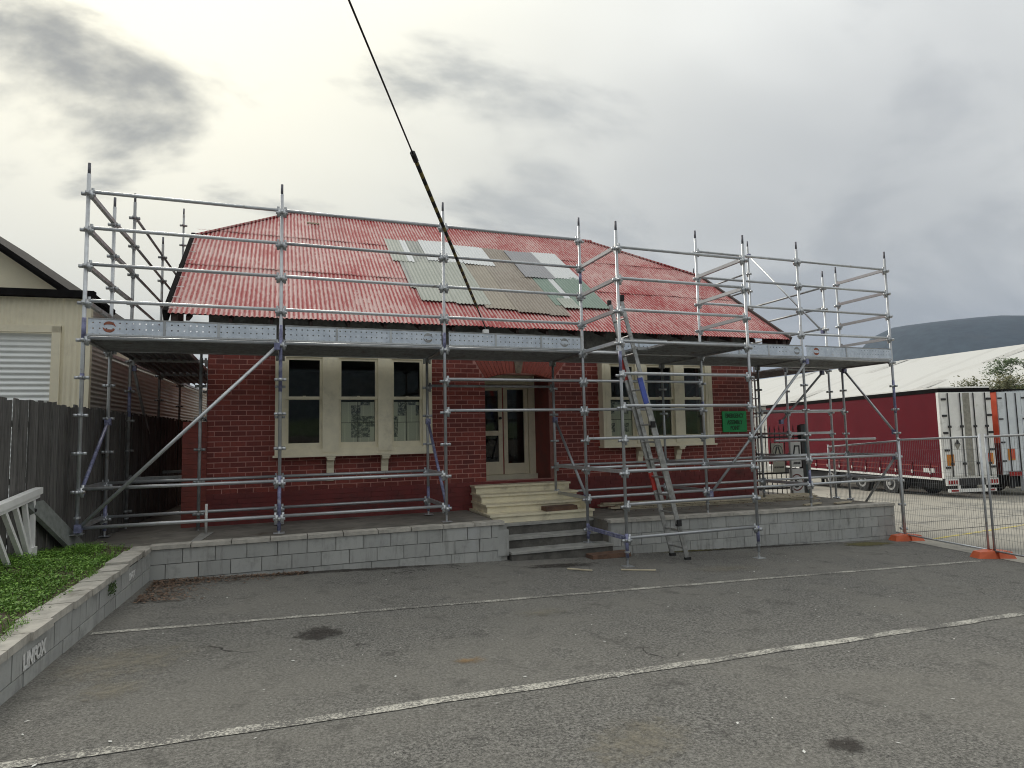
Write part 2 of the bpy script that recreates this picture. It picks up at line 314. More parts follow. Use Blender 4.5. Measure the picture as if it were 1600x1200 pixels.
# ------------------------------------------------------------------ ground
def sheet(name, xs, ys, m, lift):
    q = MB()
    for x in xs:
        for y in ys: q.v.append((x, y, gz(x, y)+lift))
    n = len(ys)
    for i in range(len(xs)-1):
        for j in range(n-1): q.f.append((i*n+j, (i+1)*n+j, (i+1)*n+j+1, i*n+j+1))
    return struct(q.build(name, m))
sheet('ground', (-3600, -30, 32, 7500), (-3300, -40, 40, 7000), 'asphalt', 0)
# yard: bounded on the lot side by the temporary fence line
q = MB()
pts = [(12.7, -5.4), (12.2, -7.2), (32, -7.2), (32, 40), (14.9, 40), (14.9, 2.2), (14.2, .1), (13.5, -2.45)]
q.add([(x, y, gz(x, y)+.006) for x, y in pts], [tuple(range(len(pts)))]); struct(q.build('concrete_yard', 'yard'))
q = MB(); q.add([(x, y, gz(x, y)+.006) for x, y in [(32, -40), (400, -40), (400, 40), (32, 40)]], [(0,1,2,3)]); struct(q.build('far_yard', 'yard'))
def ground_strip(name, pts, w, m, lift):
    q = MB(); L_ = []
    for i, (x, y) in enumerate(pts):
        a = pts[max(i-1, 0)]; c = pts[min(i+1, len(pts)-1)]; d = Vector((c[0]-a[0], c[1]-a[1])).normalized(); nx, ny = -d.y, d.x
        for sgn in (-1, 1):
            ww = w/2*(1+rnd.uniform(-.12, .12)); X, Y = x+nx*ww*sgn, y+ny*ww*sgn; q.v.append((X, Y, gz(X, Y)+lift))
    for i in range(len(pts)-1): q.f.append((2*i, 2*i+2, 2*i+3, 2*i+1))
    return struct(q.build(name, m))
def wob(x0, y0, x1, y1, n=60): return [(x0+(x1-x0)*i/n, y0+(y1-y0)*i/n+.006*math.sin(i*.9)) for i in range(n+1)]
ground_strip('parking_line', wob(.84, -2.76, 13.0, -2.62), .085, 'line_paint', .005)
ground_strip('parking_line', wob(.2, -5.47, 12.9, -4.96), .10, 'line_paint', .005)
ground_strip('yard_line', [(14.6, -.55), (30, 3.2)], .10, 'yellow_paint', .011)
ground_strip('yard_line', [(15.3, 1.6), (27, 3.0)], .09, 'line_paint', .011); ground_strip('yard_line', [(19, 4.2), (30.5, 6.4)], .1, 'line_paint', .011); ground_strip('yard_line', [(25.5, 4.4), (31.5, 4.5)], .1, 'line_paint', .011)
ground_strip('yard_joint', [(14.4, .3), (31, 2.2)], .06, 'concrete_dark', .011)
def decal(name, x, y, w, h, m, rot=0, lift=.008):
    c, s_ = math.cos(rot), math.sin(rot); me = bpy.data.meshes.new(name)
    P = [(-1,-1),(1,-1),(1,1),(-1,1)]; o = bpy.data.objects.new(name, me)
    me.from_pydata([(a, b_, 0) for a, b_ in P], [], [(0,1,2,3)]); me.materials.append(MATS[m]); col.objects.link(o)
    o.location = (x, y, gz(x, y)+lift); o.scale = (w, h, 1); o.rotation_euler = (math.atan(-.017), math.atan(.0355), rot); return struct(o)
decal('oil_stain', 2.80, -3.42, .34, .34, 'stain_oil'); decal('oil_stain', 5.49, -6.75, .24, .14, 'stain_oil'); decal('rust_stain', 3.88, -4.62, .22, .13, 'stain_rust')
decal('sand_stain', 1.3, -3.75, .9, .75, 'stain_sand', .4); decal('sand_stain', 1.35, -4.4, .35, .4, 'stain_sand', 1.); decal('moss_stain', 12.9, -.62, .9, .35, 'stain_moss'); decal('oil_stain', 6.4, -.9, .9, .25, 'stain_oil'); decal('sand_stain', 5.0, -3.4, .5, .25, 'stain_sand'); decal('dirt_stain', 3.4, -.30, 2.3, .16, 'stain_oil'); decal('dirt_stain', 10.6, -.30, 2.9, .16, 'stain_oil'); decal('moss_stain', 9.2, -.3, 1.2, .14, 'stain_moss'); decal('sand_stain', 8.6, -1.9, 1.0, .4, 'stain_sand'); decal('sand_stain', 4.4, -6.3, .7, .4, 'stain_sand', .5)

# ------------------------------------------------------------------ terrace behind the block walls
tz = lambda x: .70 if x < 5.6 else (.60-.013*(x-5.6))
q = MB()
q.box(.72, 5.70, -.10, 1.76, -.5, .695)
q.hexa([(7.62,-.10,-.5),(14.10,-.10,-.5),(14.10,1.76,-.5),(7.62,1.76,-.5),(7.62,-.10,.585),(14.10,-.10,.50),(14.10,1.76,.50),(7.62,1.76,.585)])
q.box(5.70, 7.62, .75, 1.76, -.5, .575)
q.box(-.15, 1.35, 1.76, 13, -.5, .66); q.box(-.15, .72, -.05, 1.76, -.5, .68); q.box(12.45, 14.10, 1.76, 7.5, -.5, .495)
struct(q.build('terrace', 'terrace'))
# leaf litter and dirt along the house on the terrace + on the asphalt corner
def scatter_quads(name, m, n, fn, smin, smax, tilt=.5):
    q = MB()
    for _ in range(n):
        x, y, z = fn(); s_ = rnd.uniform(smin, smax); a = rnd.uniform(0, 6.28); ux = Vector((math.cos(a), math.sin(a), rnd.uniform(-tilt, tilt)))*s_; uy = Vector((-math.sin(a), math.cos(a), rnd.uniform(-tilt, tilt)))*s_*.5; c = Vector((x, y, z))
        q.add([c-ux, c+uy, c+ux, c-uy], [(0,1,2,3)])
    o = q.build(name, m); o['kind'] = 'stuff'; return o
def lit():
    while True:
        t = rnd.random(); x = .92+1.9*t; y = -.28-abs(rnd.gauss(0, .30*(1-t)+.05))
        if rnd.random() < .5: x = .92+abs(rnd.gauss(0, .3)); y = -.3-1.3*rnd.random()
        if x > .95: return x, y, gz(x, y)+.012+rnd.random()*.02
tag(scatter_quads('leaf_litter', 'litter', 2200, lit, .009, .028, .35), 'brown dead leaves drifted into the corner of the block wall', 'leaf litter')
tag(scatter_quads('terrace_litter', 'litter', 700, lambda: (rnd.choice([rnd.uniform(8.2, 13.8), rnd.uniform(9, 12), rnd.uniform(.2, 1.3)]), rnd.uniform(.1, 1.6), .62), .01, .03), 'dry leaf scraps lying on the terrace behind the scaffold feet', 'leaf litter')
def fl():
    x = rnd.uniform(.8, 13); y = rnd.uniform(-7, -.4); return x, y, gz(x, y)+.006
tag(scatter_quads('paint_flakes', 'white_flecks', 150, fl, .006, .02, .1), 'small white paint flakes scattered over the asphalt', 'debris')
for (a, b_) in [((6.35,-1.2),(6.62,-1.45)), ((7.05,-1.52),(7.5,-1.72))]:
    q = MB(); q.bar((*a, gz(*a)+.014), (*b_, gz(*b_)+.014), .035, .014); tag(q.build('timber_offcut', 'timber_new'), 'thin pale timber sliver lying on asphalt ' + ('in front of the steps' if a[0] < 7 else 'beside the blue scaffold foot'), 'offcut')

# ------------------------------------------------------------------ block retaining walls
BL = unit_mesh('block', 'block'); CAPM = unit_mesh('cap_stone', 'cap')
wl = thing('block_wall', (3.2, -.2, .2), 'grey concrete block retaining wall left of the steps, below the windows', 'retaining wall')
MB().box(.84, 5.80, -.175, -.06, -.4, .67).build('core', 'concrete', wl)
for c in range(2):
    z0 = .665-.195*(c+1); x = .86-(.2 if c else 0)
    while x < 5.62:
        x1 = min(x+.39, 5.66); xa = max(x, .86)
        if x1-xa > .05: share('block', BL, wl, ((xa+x1)/2, -.135+rnd.uniform(-.003,.003), z0+.0975), (x1-xa-.010, .13, .186), (0, rnd.uniform(-.004,.004), 0))
        x = x1
for x in [.9+.4*k for k in range(12)]: share('footing_block', BL, wl, (x+.2, -.13, .178), (.392, .125, .188))
for k in range(10): share('cap_stone', CAPM, wl, (.86+.49*k+.24, -.115, .692), (.478, .215, .052), (rnd.uniform(-.01,.01), 0, 0))
share('block', BL, wl, (5.73, -.135, .47), (.19, .13, .22)); share('block', BL, wl, (5.73, -.135, .27), (.19, .13, .18)); share('block', BL, wl, (5.73, .05, .45), (.19, .24, .26))
wr = thing('block_wall', (11, -.2, 0), 'grey rendered concrete block retaining wall right of the steps', 'retaining wall')
MB().hexa([(7.66,-.175,-.6),(14.12,-.175,-.6),(14.12,-.06,-.6),(7.66,-.06,-.6),(7.66,-.175,.56),(14.12,-.175,.475),(14.12,-.06,.475),(7.66,-.06,.56)]).build('core', 'concrete', wr)
for c in range(4):
    x = 7.64-(.2 if c % 2 else 0)
    while x < 14.1:
        x1 = min(x+.39, 14.14); xa = max(x, 7.64); zt = .555-.0131*(x-7.6)-.195*c
        if x1-xa > .05 and zt > gz(x, 0)-.1: share('block', BL, wr, ((xa+x1)/2, -.135+rnd.uniform(-.003,.003), zt-.0975), (x1-xa-.008, .13, .188), (0, .0131, 0))
        x = x1
for k in range(13): x = 7.62+.502*k; share('cap_stone', CAPM, wr, (x+.25, -.115, .583-.0131*(x+.25-7.6)), (.496, .225, .05), (0, .0131, 0))
share('end_block', BL, wr, (7.70, .2, .30), (.15, .54, .5))
ws = thing('block_wall', (.8, -2.4, .3), 'low grey block wall edging the grass bed, topped with loose cap stones', 'garden wall')
wx = lambda y: .875+.0315*(y+.2)
wang = -math.atan(.0315)
MB().hexa([(wx(-7.5)-.2,-7.5,-.3),(wx(-7.5)-.03,-7.5,-.3),(wx(-.1)-.03,-.1,-.3),(wx(-.1)-.2,-.1,-.3),(wx(-7.5)-.2,-7.5,.62),(wx(-7.5)-.03,-7.5,.62),(wx(-.1)-.03,-.1,.62),(wx(-.1)-.2,-.1,.62)]).build('core', 'concrete', ws)
for c in range(2):
    y = -.03-(.19 if c else 0)
    while y > -7.4:
        z0 = .645-.195*(c+1); y1 = y-.39; ym = (y+y1)/2; share('block', BL, ws, (wx(ym)-.065+rnd.uniform(-.004,.004), ym, z0+.0975), (.13, .382, .187), (rnd.uniform(-.004,.004), 0, wang+rnd.uniform(-.006,.006))); y = y1
for c in range(19): share('footing_block', BL, ws, (wx(-.22-.39*c)-.067, -.22-.39*c, .165), (.126, .383, .182), (0, 0, wang))
y = -.06
while y > -7.4:
    l = rnd.choice([.47, .5, .4]); share('cap_stone', CAPM, ws, (wx(y-l/2)-.10+rnd.uniform(-.015,.015), y-l/2, .675+(.02 if -1.25 < y < -.2 else 0)), (.235, l-.012, .06), (rnd.uniform(-.02,.02), rnd.uniform(-.015,.015), wang+rnd.uniform(-.03,.03))); y -= l
text_mesh('LINFOX', .145, 'letter_white', ws, (wx(-3.95)+.006, -3.95, .475), (.0315, 1, 0), 'painted_lettering', .42, .007)
text_mesh('LINFOX', .105, 'letter_white', ws, (wx(-1.15)+.006, -1.15, .50), (.0315, 1, 0), 'painted_lettering', .27, .005)

# ------------------------------------------------------------------ grass bed
def grass_z(x, y): return .70+.10*math.sin(max(0, min(1, (.62-x)/.9))*math.pi*.6)+.03*math.sin(3*y+x*2)
q = MB()
nx, ny = 12, 60
for i in range(nx+1):
    for j in range(ny+1):
        x = -.5+1.12*i/nx; y = -7.5+7.45*j/ny; q.v.append((x, y, grass_z(x, y)-.03))
for i in range(nx):
    for j in range(ny): q.f.append((i*(ny+1)+j, (i+1)*(ny+1)+j, (i+1)*(ny+1)+j+1, i*(ny+1)+j+1))
struct(q.build('garden_soil', 'soil'))
q = MB()
for _ in range(34000):
    x = rnd.uniform(-.45, .66); y = rnd.uniform(-4.8, -.1)
    if x > .55+.03*(y+1) and rnd.random() < .6: continue
    if y > -.6 and x > .35 and rnd.random() < .6: continue
    cl = mathutils.noise.noise(Vector((x*3.5, y*3.5, 3)))
    if cl < -.18 and rnd.random() < .85: continue
    a = rnd.uniform(0, 6.28); z = grass_z(x, y)-.035
    if rnd.random() < .55:
        h = rnd.uniform(.03, .085)*(1+.8*cl); lx, ly = rnd.gauss(0, .025), rnd.gauss(0, .025); w_ = rnd.uniform(.0025, .005); c = Vector((x, y, z)); e = Vector((math.cos(a), math.sin(a), 0))*w_
        q.add([c-e, c+e, c+Vector((lx, ly, h))], [(0,1,2)])
    else:
        h = rnd.uniform(.02, .07)*(1+.8*cl); s_ = rnd.uniform(.006, .017); ux = Vector((math.cos(a), math.sin(a), rnd.uniform(-.6, .6)))*s_; uy = Vector((-math.sin(a), math.cos(a), rnd.uniform(-.3, .7)))*s_*.7; c = Vector((x, y, z+h))
        q.add([c-ux, c+uy, c+ux, c-uy], [(0,1,2,3)])
o = q.build('grass', 'grass'); o['kind'] = 'stuff'; tag(o, 'bright green weedy grass filling the bed behind the low block wall', 'grass')
q = MB()
for _ in range(60):
    c = Vector((.82+rnd.uniform(0, .05), -2.05+rnd.gauss(0, .05), .56+rnd.gauss(0, .035))); a = rnd.uniform(0, 6.28); q.add([c, c+Vector((.02*math.cos(a), .02*math.sin(a), .01)), c+Vector((.012, .012, .03))], [(0,1,2)])
tag(q.build('wall_weed', 'bush_green'), 'small green weed growing from a joint of the low block wall', 'weed')

# ------------------------------------------------------------------ steps
cs = thing('concrete_steps', (6.7, 0, .1), 'three dark weathered concrete steps up from the asphalt', 'steps')
for k, (zt, y0) in enumerate([(.235, -.28), (.40, .06), (.575, .40)]):
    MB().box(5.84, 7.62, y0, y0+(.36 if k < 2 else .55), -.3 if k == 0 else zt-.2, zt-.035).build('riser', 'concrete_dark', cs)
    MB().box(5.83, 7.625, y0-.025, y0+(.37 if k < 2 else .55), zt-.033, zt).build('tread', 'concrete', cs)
ps = thing('porch_steps', (6.7, 1, .6), 'four cream painted steps rising to the arched porch', 'steps')
for k in range(4):
    z0 = .577+.143*k; y0 = .52+.30*k; x0 = 5.74-.065*(k if k else 0)+.0; x0 = (5.755, 5.785, 5.78, 5.77)[k]; x1 = (7.72, 7.71, 7.70, 7.69)[k]
    MB().box(x0+.03, x1-.02, y0+.03, 1.745, z0, z0+.105).build('riser', 'cream_step', ps)
    MB().box(x0, x1, y0, 1.742, z0+.107, z0+.1425).build('tread', 'cream_step', ps)
MB().box(7.60, 7.64, .6, 1.7, .575, .9).build('side_board', 'cream_step', ps)

# ------------------------------------------------------------------ HOUSE
YW, YE, ZE = 1.75, 1.32, 4.09; SL = .7104; YR = 6.21; ZR = ZE+SL*(YR-YE); XL, XR = .78, 13.12; YV = 4.40; RXL, RXR = 2.66, 10.80; WL, WR = 1.32, 12.45; YB = 2*YR-YW
house = thing('brick_house', (6.8, 1.75, .6), 'red brick house with patched red corrugated iron roof and arched porch', 'house')
def wall_holes(q, x0, x1, z0, z1, holes, y0, y1):
    xs = sorted({x0, x1, *[h[0] for h in holes], *[h[1] for h in holes]}); zs = sorted({z0, z1, *[h[2] for h in holes], *[h[3] for h in holes]})
    for i in range(len(xs)-1):
        for j in range(len(zs)-1):
            cx, cz = (xs[i]+xs[i+1])/2, (zs[j]+zs[j+1])/2
            if any(h[0] < cx < h[1] and h[2] < cz < h[3] for h in holes): continue
            q.box(xs[i], xs[i+1], y0, y1, zs[j], zs[j+1])
WINS = [(2.36, 5.03), (8.53, 11.20)]
holes = [(w[0]+.12, w[1]-.12, 1.92, 3.50) for w in WINS] + [(6.10, 7.52, 1.20, 3.24)]
fwall = MB(); wall_holes(fwall, WL+.01, WR-.01, .5, 3.52, holes, YW, YW+.22)
fw_ = fwall.build('front_wall', 'mortar', house)
# bricks
def spans(z):
    cut = []
    if z+.04 > 1.83: cut += [(w[0]+.02, w[1]-.02) for w in WINS]
    if z < 3.12: cut.append((6.10, 7.52))
    else:
        t = (z-3.12)/.36; cut.append((6.10-.22*t, 7.52+.30*t))
    iv = [(WL, WR)]
    for a, c in cut:
        nv = []
        for s_, e in iv:
            if c <= s_ or a >= e: nv.append((s_, e)); continue
            if a > s_: nv.append((s_, a))
            if c < e: nv.append((c, e))
        iv = nv
    return iv
bricks = []
zc = 1.20; row = 0
while zc < 3.50:
    for s_, e in spans(zc+.04):
        x = WL-(.12 if row % 2 else 0)
        while x < e:
            a, c = max(x, s_), min(x+.227, e)
            if c-a > .03: bricks.append((a, c, zc))
            x += .24
    zc += .0857; row += 1
camp = Vector((2.426, -9.627, 2.036))
bricks.sort(key=lambda t: (Vector(((t[0]+t[1])/2, YW, t[2]))-camp).length*(1 if t[1]-t[0] > .2 else 1.25))
BRM = unit_mesh('brick', 'brick')
for i, (a, c, z) in enumerate(bricks[:300]):
    share('brick', BRM, fw_, ((a+c)/2, YW+.012+rnd.uniform(-.0015,.0015), z+.038), (c-a, .030, .0715), (0, rnd.uniform(-.004,.004), rnd.uniform(-.003,.003)))
q = MB()
for a, c, z in bricks[300:]: d_ = rnd.uniform(-.0015, .0015); q.box(a, c, YW-.003+d_, YW+.03, z, z+.0715)
o = q.build('brickwork', 'brick', fw_); o['kind'] = 'stuff'
# painted plinth with faint courses
q = MB(); z = .52; row = 0
while z < 1.19:
    for (s_, e) in [(WL, 6.08), (7.54, WR)]:
        x = s_-(.12 if row % 2 else 0)
        while x < e:
            a, c = max(x, s_), min(x+.234, e)
            if c-a > .02: q.box(a, c+.0, YW-.012+rnd.uniform(-.0015,.0015), YW+.02, z, z+.0805)
            x += .24
    z += .0857; row += 1
o = q.build('plinth', 'plinth', fw_); o['kind'] = 'stuff'
MB().box(WL+.02, WR-.02, YW-.004, YW+.1, .5, 1.195).build('plinth_render', 'plinth', fw_)
# arch voussoirs
def intr(x): t = (x-6.81)/.71; return 3.27-.13*t*t
NV = 22; e0, e1 = 5.90, 7.80
for k in range(NV):
    ta, tb = (k+.07)/NV, (k+.93)/NV
    if abs((k+.5)/NV-.48) < .035: continue
    ia, ib = 6.11+1.40*ta, 6.11+1.40*tb; xa, xb = e0+(e1-e0)*ta, e0+(e1-e0)*tb
    P = [(ia, YW-.012, intr(ia)), (ib, YW-.012, intr(ib)), (xb, YW-.012, 3.50), (xa, YW-.012, 3.50)]
    MB().prism(P, (0, .20, 0)).build('arch_brick', 'voussoir', fw_)
MB().prism([(6.73, YW-.03, 3.265), (6.84, YW-.03, 3.265), (6.89, YW-.03, 3.5), (6.70, YW-.03, 3.5)], (0, .2, 0)).build('keystone', 'keystone', fw_)
# roughcast band above and gables
MB().box(WL, WR, YW-.025, YW+.22, 3.52, 4.33).build('roughcast_band', 'roughcast', house)
for nm, x in (('gable_wall', WL), ('gable_wall', WR-.22)):
    zt = lambda y: ZE+SL*(y-YE)-.12
    P = [(x, YW+.22, .4), (x, YB, .4), (x, YB, zt(YW)+.1), (x, 2*YR-YV, zt(YV)), (x, YV, zt(YV)), (x, YW+.22, zt(YW+.22))]
    MB().prism(P, (.22, 0, 0)).build(nm, 'pier', house)
MB().box(WL, WR, YB-.22, YB, .4, 4.3).build('rear_wall', 'pier', house)
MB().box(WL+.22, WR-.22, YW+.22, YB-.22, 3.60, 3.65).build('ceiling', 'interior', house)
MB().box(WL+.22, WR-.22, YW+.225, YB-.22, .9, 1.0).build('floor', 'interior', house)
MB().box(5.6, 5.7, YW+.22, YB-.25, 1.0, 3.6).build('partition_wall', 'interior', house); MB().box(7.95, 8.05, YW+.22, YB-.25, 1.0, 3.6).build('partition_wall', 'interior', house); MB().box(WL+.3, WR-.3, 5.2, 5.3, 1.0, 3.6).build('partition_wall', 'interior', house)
# left pier
pr = MB(); z = .5
while z < 2.36:
    pr.box(.97+rnd.uniform(-.002,.002), 1.325, YW-.03+rnd.uniform(-.002,.002), YW+.35, z, z+.083); z += .0857
pr.build('corner_pier', 'pier', house)
# porch recess
MB().box(5.98, 6.10, YW+.222, 2.95, .9, 3.45).build('porch_side_wall', 'pier', house); MB().box(7.52, 7.64, YW+.222, 2.95, .9, 3.45).build('porch_side_wall', 'pier', house)
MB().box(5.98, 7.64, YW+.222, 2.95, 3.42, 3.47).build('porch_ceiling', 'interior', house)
MB().box(6.0, 7.62, 1.744, 2.96, .95, 1.149).build('porch_floor', 'concrete_dark', house)
# door
dr = MB(); YD = 2.74
dr.box(6.10, 6.17, YD, YD+.1, 1.19, 3.40); dr.box(7.38, 7.52, YD-.02, YD+.1, 1.19, 3.40); dr.box(6.17, 7.38, YD, YD+.1, 3.13, 3.40); dr.box(6.10, 7.52, YD-.10, YD+.1, 1.15, 1.255)
door = dr.build('door', 'cream', house)
def leaf(x0, x1, rails, name):
    q = MB(); q.box(x0, x0+.085, YD+.02, YD+.065, 1.26, 3.12); q.box(x1-.085, x1, YD+.02, YD+.065, 1.26, 3.12)
    for a, c in rails: q.box(x0+.085, x1-.085, YD+.022, YD+.063, a, c)
    q.build(name, 'cream', door); MB().box(x0+.08, x1-.08, YD+.04, YD+.046, 1.4, 3.05).build('pane', 'glass', door)
leaf(6.18, 6.80, [(1.26, 1.52), (2.06, 2.16), (3.0, 3.12)], 'door_leaf'); leaf(6.83, 7.37, [(1.26, 1.48), (3.02, 3.12)], 'door_leaf')
MB().tube((6.745, YD+.015, 2.42), (6.745, YD-.03, 2.42), .028, 12).build('door_knob', 'steel_dark', door)
MB().box(6.802, 6.828, YD+.03, YD+.07, 1.26, 3.12).build('door_seal', 'gate_red', door)
# windows
def window(x0, x1, papers):
    yf = 1.56; q = MB(); zt = 3.56
    w = x1-x0
    ms = [(x0, x0+.17), (x0+.76, x0+1.03), (x0+1.70, x0+1.94), (x1-.17, x1)]
    q.box(x0, x0+.17, yf, YW+.05, 1.80, zt); q.box(x1-.17, x1, yf, YW+.05, 1.80, zt); q.box(x0+.17, x1-.17, yf, YW+.05, 3.46, zt); q.box(x0+.17, x1-.17, yf+.005, YW+.05, 1.80, 1.90)
    wo_ = q.build('window', 'cream', house)
    for a, c in ms[1:3]: MB().box(a, c, yf-.012, YW-.02, 1.84, zt).build('mullion', 'cream', wo_)
    MB().box(x0-.03, x1+.03, yf-.05, YW+.02, 1.765, 1.80).build('sill', 'cream', wo_)
    for a, c in (ms[0], ms[3]): MB().box(a+.06, a+.075, yf-.006, yf+.02, 1.9, 3.46).build('trim_bead', 'cream', wo_)
    bays = [(ms[i][1], ms[i+1][0]) for i in range(3)]
    for i, (a, c) in enumerate(bays):
        for nm, z0, z1, yy, br in (('upper_sash', 2.74, 3.46, yf+.035, .05), ('lower_sash', 1.90, 2.78, yf+.075, .10)):
            s = MB(); s.box(a, a+.045, yy, yy+.035, z0, z1); s.box(c-.045, c, yy, yy+.035, z0, z1); s.box(a+.045, c-.045, yy, yy+.035, z0, z0+br); s.box(a+.045, c-.045, yy, yy+.035, z1-.045, z1)
            s.build(nm, 'cream', wo_)
            MB().box(a+.04, c-.04, yy+.014, yy+.019, z0+.03, z1-.03).build('pane', 'glass', wo_)
        MB().box((a+c)/2-.025, (a+c)/2+.025, yf+.02, yf+.04, 2.785, 2.80).build('sash_catch', 'cream', wo_)
        if i in papers:
            k = 0
            for (u0, u1) in ((.08, .49), (.51, .93)):
                for (v0, v1) in ((2.0, 2.33), (2.34, 2.70)):
                    me = MB().add([(0,0,0),((c-a)*(u1-u0),0,0),((c-a)*(u1-u0),0,v1-v0),(0,0,v1-v0)], [(0,1,2,3)]); o = me.build('newspaper_sheet', 'newsprint')
                    o.data.transform(Matrix.Translation((k*1.37+x0, 0, k*.71))); o.parent = wo_; o.location = Vector((a+(c-a)*u0-k*1.37-x0, yf+.125+.002*k, v0-k*.71))-base_of(wo_); o.rotation_euler = (0, 0, 0); k += 1
    for bx in (x0+.90, x0+1.83):
        P = [(bx-.06, yf-.03, 1.763), (bx-.06, YW-.0, 1.763), (bx-.06, YW-.0, 1.46), (bx-.06, YW-.055, 1.46), (bx-.06, YW-.065, 1.56), (bx-.06, YW-.10, 1.62), (bx-.06, YW-.105, 1.68), (bx-.06, yf-.03, 1.70)]
        MB().prism(P, (.12, 0, 0)).build('bracket', 'cream', wo_); MB().box(bx-.075, bx+.075, yf-.04, YW, 1.735, 1.7625).build('bracket_cap', 'cream', wo_)
    return wo_
window(*WINS[0], (1, 2)); window(*WINS[1], (0,))
for bx in (3.26, 4.19): MB().box(bx-.06, bx+.06, YW-.03, YW, 1.34, 1.375).build('vent_brick', 'cream', house)
# ---- roof
roof = MB()
bk = lambda y: 2*YR-y
roof.add([(XL, bk(YE), ZE), (XR, bk(YE), ZE), (XR, bk(YV), ZE+SL*(YV-YE)), (RXR, YR, ZR), (RXL, YR, ZR), (XL, bk(YV), ZE+SL*(YV-YE))], [(0,1,2,3,4,5)])
zv = ZE+SL*(YV-YE)
roof.add([(XL, YV, zv), (RXL, YR, ZR), (XL, bk(YV), zv)], [(0,1,2)]); roof.add([(XR, YV, zv), (XR, bk(YV), zv), (RXR, YR, ZR)], [(0,1,2)])
rf = roof.build('roof', 'roof_red', house)
nrm = Vector((0, -SL, 1)).normalized()
def yclip(x):
    a = YV+(x-XL)*(YR-YV)/(RXL-XL); c = YV+(XR-x)*(YR-YV)/(XR-RXR); return min(a, c, YR)
def iron(x0, x1, y0, y1, lift, m, name='roof_sheet', sag=0., skew=0.):
    q = MB(); n = max(2, int((x1-x0)/.0127)); NY = 4; ph = .0
    L0 = MB(); cnt = 0
    for i in range(n+1):
        x = x0+(x1-x0)*i/n; yt = min(y1, yclip(min(max(x, XL), XR)) if lift < .03 else y1)
        yt = max(yt, y0+.01)
        for j in range(NY+1):
            t = j/NY; y = y0+(yt-y0)*t+skew*(i/n-.5); a = lift+.0095*math.sin(2*math.pi*x/.0762)+(.006*(1-t)**3 if lift > 0 else 0)+sag*math.sin(9*x+3*t)*.004
            P = Vector((x, y, ZE+SL*(y-YE)))+nrm*a; q.v.append(tuple(P))
    for i in range(n):
        for j in range(NY): k = i*(NY+1)+j; q.f.append((k, k+NY+1, k+NY+2, k+1))
    o = q.build(name, m, rf, smooth=True); return o
rowsY = [(YE-.06, 3.10), (3.02, 4.74), (4.68, YR)]
for r_i, (y0, y1) in enumerate(rowsY):
    x = XL
    while x < XR-.05:
        x1 = min(x+.762, XR)
        if y0 < max(yclip(x), yclip(x1))-.05: iron(x, x1+.03, y0+rnd.uniform(-.012,.012), y1, .012+.006*r_i+rnd.uniform(0,.003), 'roof_red', sag=rnd.uniform(0,1))
        x = x1
k_ = lambda x, y: (2.426+(x-2.426)*1.0253, -9.627+(y+9.627)*1.0253)
for (x0, x1, y0, y1, m, lf) in [(4.66, 5.00, 3.5, 4.69, 'roof_palegreen', .040), (5.0, 5.13, 3.5, 4.69, 'roof_white', .043), (5.13, 5.48, 3.55, 4.69, 'roof_dirty', .040), (5.46, 6.30, 3.64, 4.78, 'roof_white', .050), (6.26, 6.98, 3.58, 4.62, 'roof_white', .058),
        (4.80, 5.05, 2.3, 3.66, 'roof_dirty', .037), (4.90, 5.60, 1.80, 3.68, 'roof_palegreen', .042), (5.56, 6.26, 1.74, 3.64, 'roof_palegreen', .050), (6.10, 6.95, 1.62, 3.62, 'roof_beige', .046), (6.74, 7.40, 1.52, 4.62, 'roof_brown', .052), (7.36, 7.82, 1.48, 3.2, 'roof_brown', .044), (7.34, 7.7, 3.1, 4.60, 'roof_brown', .047),
        (7.52, 8.28, 3.12, 4.55, 'roof_lilac', .062), (8.24, 8.92, 3.18, 4.62, 'roof_white', .056), (7.70, 8.10, 1.9, 3.25, 'roof_green', .047), (8.06, 8.22, 1.84, 3.22, 'roof_white', .052), (8.18, 8.95, 1.84, 3.26, 'roof_green', .058), (7.82, 8.2, 1.78, 2.2, 'roof_palegreen', .064)]:
    (a, c), (d_, e_) = k_(x0, y0), k_(x1, y1); iron(a, d_, c, e_, lf, m, 'patch_sheet', sag=.6, skew=rnd.uniform(-.03,.03))
RP = lambda x, y, l=.03: tuple(Vector((x, y, ZE+SL*(y-YE)))+nrm*l)
MB().tube((RXL-.05, YR, ZR+.03), (RXR+.05, YR, ZR+.03), .06, 10).build('ridge_cap', 'roof_red', rf, smooth=True)
for a, c in ((RP(XL, YV), (RXL, YR, ZR+.03)), (RP(XR, YV), (RXR, YR, ZR+.03))): MB().bar(a, c, .16, .035).build('hip_cap', 'roof_red', rf)
for x in (XL-.03, XR+.03): MB().bar(RP(x, YE-.05, -.03), RP(x, YV, -.03), .07, .19).build('barge_board', 'black_trim' if x < 5 else 'dark_timber', rf)
for k in range(9):
    y = YE+.05+.36*k; MB().tube(RP(XL-.06, y, .05), RP(XL+.12, y, .045), .006, 6).build('barge_strap', 'white_paint', rf)
MB().box(3.0, 3.28, 5.58, 5.63, ZE+SL*(5.6-YE)+.03, ZE+SL*(5.6-YE)+.06).build('batten_offcut', 'timber_new', rf)
for x in [XL+.25+.62*k for k in range(20)]:
    MB().prism([(x, YE+.02, ZE-.05), (x, YE+.02, ZE-.12), (x, YW, ZE+.02), (x, YW, ZE+SL*(YW-YE)-.04)], (.05, 0, 0)).build('rafter_tail', 'dark_timber', rf)
